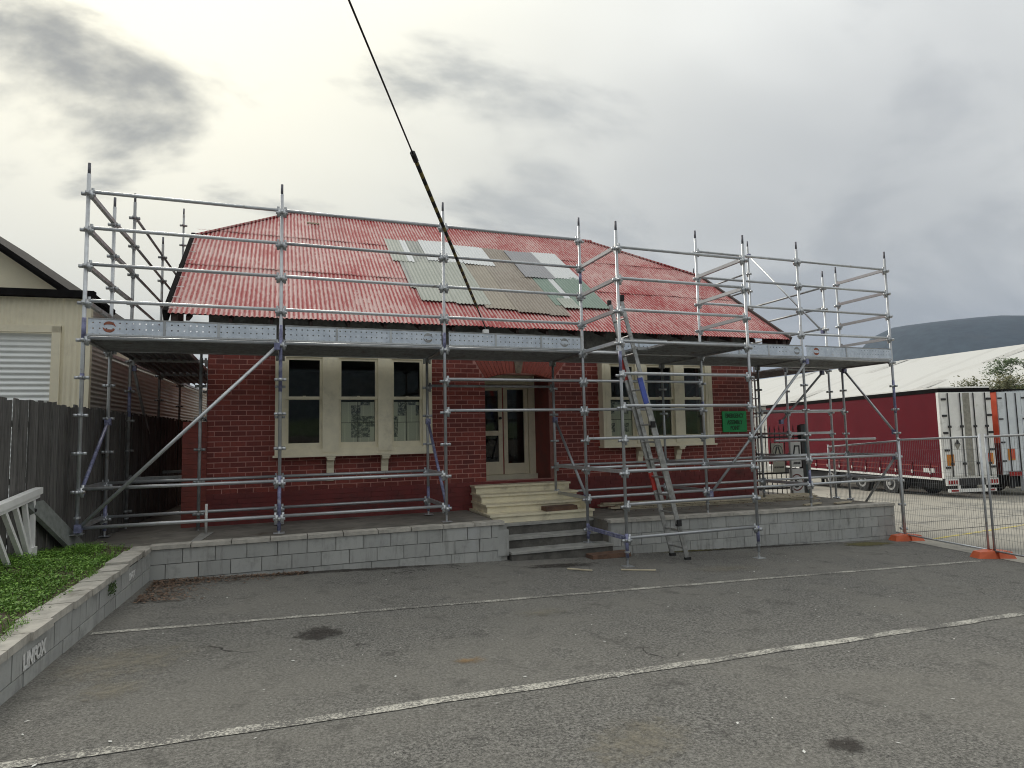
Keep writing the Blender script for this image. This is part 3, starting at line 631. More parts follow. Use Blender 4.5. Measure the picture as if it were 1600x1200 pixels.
MB().hexa([(XL+.03, YE+.05, ZE-.015), (XR-.03, YE+.05, ZE-.015), (XR-.03, YW+.02, ZE+SL*.43-.02), (XL+.03, YW+.02, ZE+SL*.43-.02), (XL+.03, YE+.05, ZE+.005), (XR-.03, YE+.05, ZE+.005), (XR-.03, YW+.02, ZE+SL*.43), (XL+.03, YW+.02, ZE+SL*.43)]).build('eave_lining', 'dark_timber', rf)
for x in (XL+.04, XR-.14): MB().prism([(x, YE+.0, ZE-.02), (x, YE, ZE-.30), (x, YE+.10, ZE-.36), (x, YE+.2, ZE-.22), (x, YW+.2, ZE-.08), (x, YW+.2, ZE+.2)], (.10, 0, 0)).build('eave_bracket', 'dark_timber', rf)
# green sign on wall
gs = tag(MB().box(11.56, 12.21, YW-.035, YW-.012, 2.03, 2.485).build('wall_sign', 'sign_green'), 'green emergency assembly point sign on the brick wall right of the windows', 'sign')
for tx, z, w_ in (('EMERGENCY', 2.345, .50), ('ASSEMBLY', 2.20, .42), ('POINT', 2.075, .25)): text_mesh(tx, .13, 'sign_ink', gs, (11.885, YW-.037, z), (1, 0, 0), 'lettering', w_, .004)

# ------------------------------------------------------------------ SCAFFOLD
BAY, CUP = 2.438, .495
zk = lambda k: 5.4-CUP*k
sc = thing('scaffold', (7.3, 0, .6), 'galvanised tube scaffold wrapping the front and both ends of the house', 'scaffold')
def standard(x, y, z0, ztop, zcups, blue=(), plate=True, mm='galv'):
    q = MB(); q.tube((x, y, z0+.10), (x, y, ztop-.15), .0245, 12)
    for z in zcups:
        if z < z0+.12 or z > ztop-.12: continue
        q.tube((x, y, z-.02), (x, y, z+.02), .036, 10)
        for s_ in (-1, 1): q.box(x+s_*.03-.0*s_, x+s_*.082, y-.02, y+.02, z-.02, z+.02) if s_ > 0 else q.box(x-.082, x-.03, y-.02, y+.02, z-.02, z+.02)
        q.box(x-.02, x+.02, y-.082, y-.03, z-.021, z+.019); q.box(x-.02, x+.02, y+.03, y+.082, z-.021, z+.019)
    o = q.build('standard', mm, sc, smooth=True)
    MB().tube((x, y, ztop-.16), (x, y, ztop), .0185, 10).build('spigot', 'spigot', o, smooth=True)
    for a, c in blue: MB().tube((x, y, a), (x, y, c), .0262, 12).build('painted_band', 'galv_blue', o, smooth=True)
    if plate:
        p = MB(); p.box(x-.075, x+.075, y-.075, y+.075, z0, z0+.008); p.tube((x, y, z0+.008), (x, y, z0+.30), .017, 8); p.tube((x, y, z0+.20), (x, y, z0+.225), .04, 8); p.build('base_jack', 'galv', o)
    return o
def clamp(q, P, d):
    P = Vector(P); d = Vector(d); q.bar(P+d*.035+Vector((0,0,-.055)), P+d*.035+Vector((0,0,.055)), .045, .045, d); q.bar(P+d*.05+Vector((0,0,-.07)), P+d*.05+Vector((0,0,.09)), .012, .035, d)
def ledger(a, b_, m='galv'):
    a, b_ = Vector(a), Vector(b_); d = (b_-a).normalized(); q = MB(); up_ = Vector((0,0,.035))
    q.tube(a+d*.05+up_, b_-d*.05+up_, .0242, 12); clamp(q, a, d); clamp(q, b_, -d); return q.build('ledger', m, sc, smooth=True)
def transom(a, b_, m='galv'):
    a, b_ = Vector(a), Vector(b_); d = (b_-a).normalized(); q = MB(); up_ = Vector((0,0,.03))
    q.bar(a+d*.05+up_, b_-d*.05+up_, .05, .055); clamp(q, a, d); clamp(q, b_, -d); return q.build('transom', m, sc)
def brace(a, b_, m='galv'):
    q = MB(); q.tube(a, b_, .0242, 12); o = q.build('brace', m, sc, smooth=True)
    for P in (a, b_): MB().box(P[0]-.04, P[0]+.04, P[1]-.03, P[1]+.04, P[2]-.05, P[2]+.05).build('swivel_clamp', 'galv_blue', o)
    return o
X = [BAY*k for k in range(7)]
cupz = [zk(k) for k in range(-5, 13)]
b0z = [.90, .745, .745, .24, .53, .52, gz(14.63, 0)]
bl = [((3.4, 3.72), (2.9, 2.98)), ((2.75, 3.72), (.78, 1.55)), ((3.38, 3.70),), ((4.65, 4.85), (.3, .55)), ((2.5, 2.6),), ((.95, 1.25),), ((2.35, 3.05),)]
for k in range(7):
    zt = zk(0)+.43
    standard(X[k], 0, b0z[k], zt, cupz, bl[k])
inner_top = [zk(0)+.43] + [zk(4)+.10]*6
inner_top[6] = zk(0)+.43
for k in range(7):
    z0 = [.70, .72, .72, .795, .60, .52, gz(14.63, 1.27)][k]
    standard(X[k]+(.03 if k == 0 else 0), 1.27, z0, inner_top[k], cupz, ((.78, 1.2),) if k in (0, 2) else ())
for k in range(6):
    if k != 3:
        for l in range(4): ledger((X[k], 0, zk(l)), (X[k+1], 0, zk(l)))
    ledger((X[k], 0, zk(4)), (X[k+1], 0, zk(4))); ledger((X[k], 1.27, zk(4)), (X[k+1], 1.27, zk(4)))
    if k != 2:
        for y in (0, 1.27):
            ledger((X[k], y, zk(8)), (X[k+1], y, zk(8))); ledger((X[k], y, zk(9)), (X[k+1], y, zk(9)))
for k, l in ((2, 5), (2, 6), (3, 5), (3, 6), (3, 7)): ledger((X[k], 0, zk(l)), (X[k+1], 0, zk(l)))
ledger((X[2], 1.27, zk(5)), (X[3], 1.27, zk(5)), 'galv_old')
for k in range(7):
    for l in (4, 8, 9): transom((X[k], 0, zk(l)), (X[k], 1.27, zk(l)), 'galv_old' if l == 4 else 'galv')
for l in range(4): transom((0, 0, zk(l)), (.03, 1.27, zk(l)), 'galv_old'); transom((X[6], 0, zk(l)), (X[6], 1.27, zk(l)))
brace((BAY-.05, -.06, zk(4)-.02), (.03, -.06, .98)); brace((X[5]+.03, -.06, zk(4)-.03), (X[4]+.03, -.06, .92))
brace((X[6], 1.2, zk(4)-.05), (X[6], .05, zk(7)+.02)); brace((X[6]-.03, .05, zk(8)), (X[6]-.03, 1.25, -.1), 'galv_old')
brace((X[3], 1.22, zk(6)-.1), (X[3]+.02, .05, zk(9)+.03)); brace((X[2], 1.22, zk(6)-.1), (X[2]+.02, .05, zk(9)), 'galv_blue'); brace((.04, 1.22, zk(6)-.05), (.02, .05, zk(8)), 'galv_blue')
# deck planks
def plank(x0, x1, y, w, m='galv_old', z=None):
    z = zk(4)+.075 if z is None else z; q = MB(); q.box(x0, x1, y, y+w, z, z+.006)
    for yy in (y, y+w*.33, y+w*.66, y+w-.005): q.box(x0, x1, yy, yy+.005, z-.05, z)
    for xx in [x0+(x1-x0)*t for t in (.005, .33, .66, .99)]: q.box(xx-.01, xx+.01, y+.006, y+w-.006, z-.03, z-.002)
    return q.build('deck_plank', m, sc)
for k in range(6):
    for j in range(5): plank(X[k]+.03, X[k+1]-.03, .03+.243*j, .235)
def swirl(x, y, z, r, parent, m):
    q = MB()
    for s_ in (0, math.pi):
        n = 9; out = []; inn = []
        for i in range(n):
            t = s_+i/(n-1)*2.6; w_ = .10+.26*math.sin(math.pi*i/(n-1)); out.append((x+r*math.cos(t), y, z+r*math.sin(t))); inn.append((x+r*(1-w_*1.6)*math.cos(t+.25), y, z+r*(1-w_*1.6)*math.sin(t+.25)))
        pts = out+inn[::-1]
        for i in range(n-1): q.add([out[i], out[i+1], inn[i+1], inn[i]], [(0,1,2,3)])
    return q.build('swirl_mark', m, parent)
def toe(x0, x1, marks, straps):
    z0, z1 = zk(4)+.085, zk(4)+.275; q = MB(); q.box(x0, x1, -.052, -.048, z0, z1)
    o = q.build('toe_board', 'toeboard', sc)
    MB().box(x0, x1, -.055, -.015, z1, z1+.02).build('top_flange', 'galv_old', o); MB().box(x0, x1, -.055, -.02, z0-.02, z0).build('bottom_flange', 'galv', o)
    for s_ in straps: MB().box(s_-.016, s_+.016, -.060, -.053, z0, z1).build('strap', 'galv', o)
    for (mx_, mm) in marks: swirl(mx_, -.056, (z0+z1)/2, .075, o, mm)
toe(.06, BAY-.06, [(.30, 'rust_mark')], [.95, 1.62]); toe(BAY+.06, 2*BAY-.06, [(4.6, 'galv_old')], [3.22, 4.02]); toe(2*BAY+.06, 3*BAY-.06, [(6.95, 'galv_old')], [5.72, 6.52])
toe(4*BAY+.06, 5*BAY-.06, [(12.0, 'galv_old')], [10.6, 11.3]); toe(5*BAY+.06, 6*BAY-.06, [(12.5, 'rust_mark')], [13.3]); toe(7.95, 9.0, [], [8.4])
# access bay standing out in front
YA = -1.26
for x, z0, bb in ((X[3], gz(X[3], YA), ((3.0, 3.3), (.2, .55))), (X[4], gz(X[4], YA), ((.25, .5),))): standard(x, YA, z0, zk(1)+.44, cupz, bb)
for m_ in range(10): ledger((X[3], YA, zk(1+m_)), (X[4], YA, zk(1+m_)))
for k in (3, 4):
    for l in (1, 2, 3, 4, 8): transom((X[k], YA, zk(l)), (X[k], 0, zk(l)))
transom((X[3], YA, zk(10)), (X[3], 0, zk(10)), 'galv_blue')
for j in range(5): plank(8.30 if j < 3 else 8.1, X[4]-.03, YA+.03+.243*j, .235, 'galv_old')
# left end run
lr = [(.08, 2.40, -1), (.13, 4.84, -1), (.18, 7.28, -4)]
for x, y, k in lr: standard(x, y, .62, zk(k)+.43, cupz, ((2.5, 3.0),) if y < 3 else (), mm='galv_old')
for l in range(-1, 4): 
    ledger((lr[0][0], lr[0][1], zk(l)), (lr[1][0], lr[1][1], zk(l)), 'galv_old'); ledger((lr[1][0], lr[1][1], zk(l)), (lr[2][0], lr[2][1], zk(l)), 'galv_old')
for l in range(0, 4): transom((.03, 1.27, zk(l)), (lr[0][0], lr[0][1], zk(l)), 'galv_old')
for x, y in ((1.27, 2.40), (1.27, 4.84), (1.27, 1.27)): standard(x, y, .62, zk(4)+.1, cupz, mm='galv_old') if y < 5 else None
for l in (4, 8):
    ledger((lr[0][0], lr[0][1], zk(l)), (lr[1][0], lr[1][1], zk(l)), 'galv_old'); ledger((lr[1][0], lr[1][1], zk(l)), (lr[2][0], lr[2][1], zk(l)), 'galv_old'); transom((lr[0][0], lr[0][1], zk(l)), (1.27, 2.40, zk(l)), 'galv_old'); transom((lr[1][0], lr[1][1], zk(l)), (1.27, 4.84, zk(l)), 'galv_old')
brace((.12, 2.45, zk(4)-.1), (.14, 4.8, zk(8)), 'galv_old')
def plankY(y0, y1, x, w):
    z = zk(4)+.07; q = MB(); q.box(x, x+w, y0, y1, z, z+.006)
    for xx in (x, x+w*.5, x+w-.005): q.box(xx, xx+.005, y0, y1, z-.05, z)
    return q.build('deck_plank', 'galv_old', sc)
for j in range(4): plankY(1.32, 4.8, .12+.245*j, .235); plankY(4.86, 7.3, .14+.245*j, .235)
# right end run
XRR = X[6]
for x, y, k in ((XRR, 1.65, 0), (XRR, 4.12, -3)): standard(x, y, gz(x, y), zk(k)+.43, cupz)
for x, y in ((13.33, 1.65), (13.33, 4.12)): standard(x, y, .50, zk(4)+.1, cupz)
for l in range(0, 3): ledger((XRR, 1.65, zk(l)), (XRR, 4.12, zk(l)), 'galv_old'); ledger((XRR, 4.12, zk(l-2)), (XRR, 6.56, zk(l-2)), 'galv_old')
standard(XRR, 6.56, gz(XRR, 6.56), zk(-3)+.3, cupz)
for l in (4, 6, 7, 8): ledger((13.33, 1.65, zk(l)), (13.33, 4.12, zk(l)), 'galv_old'); transom((13.33, 1.65, zk(l)), (XRR, 1.65, zk(l)))
ledger((12.19, 1.27, zk(6)), (14.63, 1.27, zk(6)))
brace((XRR-.03, 4.05, zk(-3)), (XRR-.03, 1.70, zk(2)-.05)); brace((14.4, 1.62, zk(4)-.05), (13.1, 1.62, zk(7)+.3), 'galv_old')
MB().tube((XRR-.02, 1.60, zk(2)-.12), (XRR+.7, 1.25, zk(2)-.2), .02, 8).build('handrail_tube', 'galv_old', sc)
for j in range(4): plankY(1.32, 4.1, 13.38+.3*j, .28)
q = MB(); q.tube((11.7, .35, zk(7)-.1), (14.9, .75, zk(7)-.12), .0242, 10); q.build('loose_tube', 'galv', sc, smooth=True)

# ------------------------------------------------------------------ ladder
ld = thing('extension_ladder', (8.54, -.8, .02), 'grey aluminium extension ladder leaning inside the projecting scaffold bay', 'ladder')
A0, A1 = Vector((8.545, 0, .03)), Vector((7.47, 0, 4.16)); dl = (A1-A0)
for y in (-1.02, -.61):
    MB().bar((A0.x, y, A0.z), tuple(A0+dl*.72+Vector((0, y, 0))), .025, .075, (1,0,.25)).build('stile', 'alu', ld)
    MB().bar(tuple(A0+dl*.22+Vector((.055, y+(.03 if y < -.8 else -.03), .0))), tuple(A1+Vector((.055, y+(.03 if y < -.8 else -.03), 0))), .022, .065, (1,0,.25)).build('fly_stile', 'alu', ld)
    MB().box(A0.x-.05, A0.x+.05, y-.025, y+.025, .0, .06).build('foot', 'black_rubber', ld); P = A1+Vector((.055, y, .02)); MB().box(P.x-.03, P.x+.03, y-.02, y+.02, P.z-.03, P.z+.06).build('end_cap', 'black_rubber', ld)
for k in range(14):
    t = (k+.6)/14.6; P = A0+dl*t; MB().tube((P.x+(.05 if t > .5 else 0), -1.01, P.z), (P.x+(.05 if t > .5 else 0), -.62, P.z), .016, 8).build('rung', 'alu', ld)
for t0, t1, y, m in ((.26, .33, -.61, 'red_paint'), (.70, .78, -.61, 'red_paint'), (.60, .70, -1.02, 'blue_paint')):
    a, c = A0+dl*t0, A0+dl*t1; MB().bar((a.x, y, a.z), (c.x, y, c.z), .03, .08, (1,0,.25)).build('marker_band', m, ld)
for t, y in ((.14, YA+.05), (.52, YA+.05)):
    P = A0+dl*t; MB().box(P.x-.035, P.x+.035, -1.07, -.995, P.z-.05, P.z+.05).build('lashing', 'black_rubber', ld)
for (x0, x1, y0, y1, z0, h, lab) in [(6.80, 7.42, .545, .79, .7205, .075, 'brown timber sole block on the lowest cream step'), (7.10, 7.82, -.55, -.30, gz(7.4, -.4)+.001, .07, 'weathered brown timber plank in front of the concrete steps')]:
    tag(MB().hexa([(x0,y0,z0),(x1,y0+.03,z0),(x1,y1+.03,z0),(x0,y1,z0),(x0+.01,y0+.005,z0+h),(x1-.015,y0+.03,z0+h),(x1-.01,y1+.02,z0+h),(x0,y1-.01,z0+h)]).build('timber_block', 'timber_brown'), lab, 'timber')
st = thing('timber_stack', (10.6, 1.3, .56), 'long pale timber boards stacked along the wall under the right window', 'timber stack')
for k in range(9):
    z = .60-.012*(k % 3)+.035*(k//3); y = 1.62-.14*(k % 3)-.02*(k//3); x0 = 8.4+rnd.uniform(-.1,.5)
    MB().hexa([(x0, y-.12, z-.01), (13.6+rnd.uniform(-.3,.3), y-.10, z-.075), (13.6, y, z-.075), (x0, y, z-.01), (x0, y-.12, z+.02), (13.6, y-.10, z-.045), (13.6, y, z-.045), (x0, y, z+.02)]).build('board', 'timber_new', st)
for k, (x, y) in enumerate([(13.0, .15), (12.3, .25), (8.4, .7)]): tag(MB().hexa([(x, y, .53), (x+.55, y+.12, .53), (x+.53, y+.2, .53), (x, y+.08, .53), (x, y, .555), (x+.55, y+.12, .555), (x+.53, y+.2, .555), (x, y+.08, .555)]).build('timber_offcut', 'timber_new'), ['short pale board at the terrace end beside the fence', 'short pale board on the terrace behind the scaffold brace', 'short pale board near the cream steps on the terrace'][k], 'offcut')
gp = MB(); gp.tube((1.42, .86, .70), (1.42, .86, 1.13), .02, 10); tag(gp.build('pipe_stub', 'pipe_white', smooth=True), 'short white pipe standing up from the terrace near the left corner', 'pipe')
q = MB(); q.hexa([(1.30, .0, .697), (1.42, .0, .697), (1.52, .95, .697), (1.35, .95, .697), (1.30, .0, .702), (1.42, .0, .702), (1.52, .95, .702), (1.35, .95, .702)]); struct(q.build('concrete_patch', 'concrete'))

# ------------------------------------------------------------------ overhead cable
a = Vector((5.97, 1.22, 4.02)); D = Vector((-.488, -1, .2)); s1, s2 = .93, 4.62     # eave bracket, direction of the cable, extent of the striped cover
cb = thing('service_cable', a, 'black overhead power cable with striped cover running to the eave', 'cable')
def cable_piece(nm, p0, p1, r, m):
    q = MB(); q.tube((0, 0, 0), (0, 0, (p1-p0).length), r, 8); o = q.build(nm, m, None, smooth=True); o.parent = cb; o.location = p0-a; o.rotation_euler = (p1-p0).to_track_quat('Z', 'Y').to_euler(); return o
cable_piece('wire', a+D*s2, a+D*34, .009, 'cable_black'); cable_piece('striped_cover', a+D*s1, a+D*s2, .024, 'tiger'); cable_piece('cover_end', a+D*(s2-.06), a+D*(s2+.06), .03, 'cable_black')
cable_piece('wire_end', a, a+D*s1, .012, 'cable_black')
MB().box(a.x-.05, a.x+.05, a.y-.03, a.y+.05, a.z-.16, a.z-.02).build('insulator', 'white_paint', cb); MB().tube((a.x, a.y, a.z-.14), (a.x, YW, a.z-.1), .015, 8).build('hook', 'steel_dark', cb)

# ------------------------------------------------------------------ left side: paling fence, leaning timber, shed
pf = thing('paling_fence', (-.25, 0, .7), 'dark weathered grey timber paling fence along the left boundary', 'fence')
def fx(y): return -.455+.135*(y+1.9)*1.05 if y < .9 else -.0577+(y-.9)*.0717-.0
y = -6.5; i = 0
while y < 11:
    w = rnd.uniform(.085, .105); gap = .03 if i in (47, 48) else rnd.uniform(.002, .012)
    if y < -1.05 and y > -1.3: gap = .028
    x = fx(y); zt = 2.57+rnd.uniform(-.03, .02); d = Vector((fx(y+.1)-fx(y), .1, 0)).normalized(); n_ = Vector((d.y, -d.x, 0)); off = rnd.uniform(-.008, .012)
    P0 = Vector((x, y, .60))+n_*off; P1 = P0+d*w
    MB().hexa([P0, P1, P1-n_*.016, P0-n_*.016, P0+Vector((rnd.uniform(-.01,.01), rnd.uniform(-.006,.006), zt-.6)), P1+Vector((0, rnd.uniform(-.006,.006), zt-.6+rnd.uniform(-.015,.015))), P1-n_*.016+Vector((0,0,zt-.6)), P0-n_*.016+Vector((0,0,zt-.6))]).build('paling', 'paling', pf)
    y += w+gap; i += 1
for z in (1.0, 1.65, 2.3): 
    for (ya, yb) in ((-6.5, .9), (.9, 11)): MB().bar((fx(ya)-.06, ya, z), (fx(yb-.001)-.06, yb, z), .04, .07).build('rail', 'timber_grey', pf)
bu = thing('balustrade_panel', (-.2, -1.1, .75), 'white painted timber balustrade panel leaning against the paling fence', 'balustrade')
MB().bar((-.24, -2.1, 1.40), (-.24, -.62, 1.52), .09, .075).build('hand_rail', 'white_paint', bu); MB().bar((-.24, -2.1, 1.345), (-.24, -.66, 1.462), .06, .045).build('rail_mould', 'white_paint', bu)
for (ya, za, yb, zb) in [(-1.62, 1.37, -1.10, .72), (-1.33, 1.40, -.98, .78), (-1.06, 1.42, -.93, .78), (-.80, 1.44, -.88, .78), (-1.95, 1.35, -1.5, .72)]: MB().bar((-.24, ya, za), (-.20, yb, zb), .045, .045, (1,0,0)).build('baluster', 'white_paint', bu)
MB().box(-.235, -.165, -1.0, -.84, .76, .9).build('foot_block', 'white_paint', bu)
lb = MB(); lb.hexa([(-.02,-.02,.70),(.02,.42,.70),(-.02,.42,.68),(-.06,-.02,.68),(-.24,-1.02,1.40),(-.20,-.58,1.40),(-.24,-.58,1.38),(-.28,-1.02,1.38)])
lbo = thing('leaning_board', (0, .2, .7), 'grey fibrous board leaning on the fence beside the white balustrade', 'board'); lb.build('panel', 'board_grey', lbo)
MB().tube((-.195, -.82, 1.30), (-.235, -.82, 1.31), .022, 10).build('dark_hole', 'black_rubber', lbo)
# shed
sa = R(4.1); sF = Vector((-math.cos(sa), math.sin(sa), 0)); sS = Vector((math.sin(sa), math.cos(sa), 0)); sc0 = Vector((-.386, 1.781, 0))
sh = thing('shed', sc0, 'cream corrugated metal shed with roller door behind the paling fence', 'shed')
def corr(name, o, du, L_, z0, z1, m, vertical=True, pitch=.0762, amp=.009, nrm_=None, holes=()):
    q = MB(); nrm_ = nrm_ or Vector((-du.y, du.x, 0))
    if vertical:
        n = int(L_/pitch*6)
        for i in range(n+1): t = L_*i/n; P = o+du*t+nrm_*amp*math.sin(2*math.pi*t/pitch); q.v += [(P.x, P.y, z0), (P.x, P.y, z1)]
        for i in range(n): q.f.append((2*i, 2*i+2, 2*i+3, 2*i+1))
    else:
        n = int((z1-z0)/pitch*6)
        for i in range(n+1): z = z0+(z1-z0)*i/n; P = o+nrm_*amp*math.sin(2*math.pi*z/pitch); E_ = P+du*L_; q.v += [(P.x, P.y, z), (E_.x, E_.y, z)]
        for i in range(n): q.f.append((2*i, 2*i+1, 2*i+3, 2*i+2))
    return q.build(name, m, sh, smooth=True)
corr('front_cladding', sc0+sF*.06, sF, .30, .5, 4.33, 'shed_cream'); corr('front_cladding', sc0+sF*.36, sF, 3.4, 3.90, 4.33, 'shed_cream'); corr('front_cladding', sc0+sF*3.45, sF, 1.0, .5, 4.33, 'shed_cream')
corr('side_cladding', sc0+sS*.04, sS, .80, .5, 4.30, 'shed_side', False); corr('side_cladding', sc0+sS*.84, sS, 11.5, .5, 3.53, 'shed_side', False)
o = sc0; MB().bar(o+Vector((0,0,.5)), o+Vector((0,0,4.33)), .09, .09, sF).build('corner_flashing', 'shed_cream', sh)
MB().bar(o+sF*.42+Vector((0,0,.5)), o+sF*.42+Vector((0,0,3.88)), .12, .06, -sS).build('door_jamb', 'shed_cream', sh); MB().bar(o+sF*.36+Vector((0,0,3.84)), o+sF*3.5+Vector((0,0,3.84)), .06, .11).build('door_head', 'shed_cream', sh)
corr('roller_door', o+sF*.48+sS*.06, sF, 2.95, .5, 3.78, 'door_steel', False, .085, .012)
MB().bar(o+sF*-.1+sS*-.08+Vector((0,0,4.38)), o+sF*4.4+sS*-.08+Vector((0,0,4.38)), .12, .11).build('gutter', 'black_trim', sh); MB().bar(o+sS*-.08+Vector((.05,0,4.36)), o+sS*.9+Vector((.05,0,4.30)), .10, .08).build('gutter', 'black_trim', sh)
MB().bar(o+sS*.86+Vector((.05,0,3.55)), o+sS*12.3+Vector((.05,0,3.55)), .08, .05).build('wall_capping', 'galv', sh)
g0 = o+sF*.9+sS*2.6
MB().prism([g0+Vector((0,0,4.0)), g0+sF*9+Vector((0,0,4.0)), g0+sF*9+Vector((0,0,5.0)), g0+sF*4.6+Vector((0,0,8.08)), g0+Vector((0,0,4.72))], sS*9).build('gable', 'shed_cream', sh)
for t in (0,): 
    MB().bar(g0+sF*-.05+sS*-.35+Vector((0,0,4.73)), g0+sF*4.6+sS*-.35+Vector((0,0,8.12)), .10, .12, (0,0,1)).build('barge_board', 'black_trim', sh)
    MB().hexa([g0+sF*-.05+sS*-.4+Vector((0,0,4.68)), g0+sF*4.6+sS*-.4+Vector((0,0,8.07)), g0+sF*4.6+sS*9+Vector((0,0,8.07)), g0+sF*-.05+sS*9+Vector((0,0,4.68)), g0+sF*-.05+sS*-.4+Vector((0,0,4.72)), g0+sF*4.6+sS*-.4+Vector((0,0,8.11)), g0+sF*4.6+sS*9+Vector((0,0,8.11)), g0+sF*-.05+sS*9+Vector((0,0,4.72))]).build('roof', 'black_trim', sh)
MB().box(-3.9, -.45, 1.95, 2.6, 4.32, 4.36).build('lower_roof', 'shed_side', sh)
fs = thing('far_shed', (1.0, 16, .5), 'pale cream shed wall seen far down the side passage', 'shed'); MB().box(-2, 4.5, 15.5, 19, .3, 3.9).build('wall', 'shed_cream', fs); MB().box(-2.2, 4.7, 15.3, 19.2, 3.9, 4.0).build('roof', 'door_steel', fs)

# ------------------------------------------------------------------ right side: pickets, signs, post
pk = thing('picket_fence', (13.4, 2.6, .5), 'black steel picket fence with spear tops beside the house', 'fence')
for k in range(15):
    x = 12.52+.125*k; y = 2.62-.02*k; m_ = MB(); m_.tube((x, y, .50), (x, y, 2.05), .011, 6); m_.tube((x, y, 2.05), (x, y, 2.17), .018, 6, .002); m_.build('picket', 'steel_dark', pk)
for z in (.66, 1.02, 1.88): MB().bar((12.5, 2.62, z), (14.30, 2.33, z), .035, .04).build('rail', 'steel_dark', pk)
def sign_panel(x0, x1, z0, z1, y, m, name, label):
    return tag(MB().box(x0, x1, y-.012, y, z0, z1).build(name, m), label, 'sign')
def ring(parent, x, y, z, r0, r1, m):
    q = MB(); n = 28
    for i in range(n): t = 2*math.pi*i/n; q.v += [(x+r0*math.cos(t), y, z+r0*math.sin(t)), (x+r1*math.cos(t), y, z+r1*math.sin(t))]
    for i in range(n): j = (i+1) % n; q.f.append((2*i, 2*j, 2*j+1, 2*i+1))
    return q.build('ring', m, parent)
YS = 2.22
s1_ = sign_panel(13.36, 13.72, 1.36, 1.74, YS+.05, 'sign_cream', 'pedestrian_sign', 'cream sign with black walking legs in a ring on the picket fence')
ring(s1_, 13.54, YS+.034, 1.55, .135, .15, 'ink')
for sx in (-1, 1): MB().bar((13.54+sx*.02, YS+.034, 1.66), (13.54+sx*.085, YS+.034, 1.45), .004, .035, (1,0,0)).build('leg_mark', 'ink', s1_); MB().bar((13.54+sx*.085, YS+.033, 1.46), (13.54+sx*.11, YS+.033, 1.46), .004, .025, (0,0,1)).build('foot_mark', 'ink', s1_)
s2_ = sign_panel(13.38, 13.74, 1.05, 1.31, YS+.05, 'sign_cream', 'notice_sign', 'small cream notice with dark lettering under the walking legs sign'); text_mesh('PEDESTRIANS', .06, 'ink', s2_, (13.56, YS+.035, 1.15), (1,0,0), 'lettering', .28)
s3_ = sign_panel(13.86, 14.20, 1.16, 1.76, YS, 'sign_white', 'walking_sign', 'white sign with a black walking figure above the speed limit sign')
MB().bar((14.02, YS-.015, 1.68), (13.96, YS-.015, 1.42), .004, .04, (1,0,0)).build('leg_mark', 'ink', s3_); MB().bar((14.00, YS-.015, 1.66), (14.16, YS-.015, 1.66), .004, .03).build('body_mark', 'ink', s3_); MB().bar((14.145, YS-.015, 1.66), (14.145, YS-.015, 1.42), .004, .035, (1,0,0)).build('leg_mark', 'ink', s3_)
text_mesh('AVENUE', .07, 'ink', s3_, (14.06, YS-.014, 1.23), (1,0,0), 'lettering', .22, .004)
s4_ = sign_panel(13.80, 14.22, .50, 1.12, YS-.02, 'sign_white', 'speed_sign', 'white speed limit sign with red ring standing on the terrace')
ring(s4_, 14.01, YS-.035, .80, .17, .20, 'dark_red'); text_mesh('5', .30, 'ink', s4_, (14.01, YS-.034, .69), (1,0,0), 'numeral', .15, .012)
tp = thing('gate_post', (14.33, 2.25, .3), 'dark teal gate post with rounded top at the end of the picket fence', 'post')
q = MB(); q.box(14.23, 14.33, 2.2, 2.3, .0, 2.16); q.build('inner_post', 'steel_dark', tp); q = MB(); q.box(14.335, 14.47, 2.2, 2.34, .0, 2.02); q.prism([(14.335, 2.2, 2.02), (14.47, 2.2, 2.02), (14.465, 2.2, 2.08), (14.43, 2.2, 2.15), (14.38, 2.2, 2.18), (14.335, 2.2, 2.18)], (0, .14, 0)); q.build('rounded_post', 'teal', tp)
# temporary fence
def temp_panel(P, Q_, zt0, zt1, label):
    P, Q_ = Vector((*P, 0)), Vector((*Q_, 0)); d = (Q_-P).normalized(); t = thing('mesh_barrier', (P.x, P.y, gz(P.x, P.y)), label, 'barrier', 'temporary mesh fence panels')
    za, zb = gz(P.x, P.y)+.12, gz(Q_.x, Q_.y)+.12; a0, a1 = P+Vector((0,0,za)), P+Vector((0,0,zt0)); b0, b1 = Q_+Vector((0,0,zb)), Q_+Vector((0,0,zt1))
    for nm, u, v in (('upright', a0-Vector((0,0,.1)), a1+Vector((0,0,.05))), ('upright', b0-Vector((0,0,.1)), b1+Vector((0,0,.05))), ('top_rail', a1, b1), ('bottom_rail', a0, b0)): MB().tube(u, v, .019 if nm != 'bottom_rail' else .016, 8).build(nm, 'galv', t, smooth=True)
    L_ = (Q_-P).length; q = MB(); n = int(L_/.05)
    for i in range(1, n): f_ = i/n; u = a0.lerp(b0, f_); v = a1.lerp(b1, f_); q.bar(u, v, .0032, .0032)
    for j in range(1, 9): f_ = j/9; q.bar(a0.lerp(a1, f_), b0.lerp(b1, f_), .003, .003)
    o = q.build('wire_mesh', 'galv_old', t); o['kind'] = 'stuff'
    return t
temp_panel((14.07, -.45), (13.49, -2.40), 1.80, 1.86, 'wire mesh fence panel between the two orange feet')
temp_panel((13.45, -2.52), (12.80, -4.75), 1.86, 1.95, 'nearest wire mesh fence panel at the right picture edge')
temp_panel((14.16, -.40), (14.95, 2.1), 1.78, 1.62, 'wire mesh fence panel behind the end of the block wall')
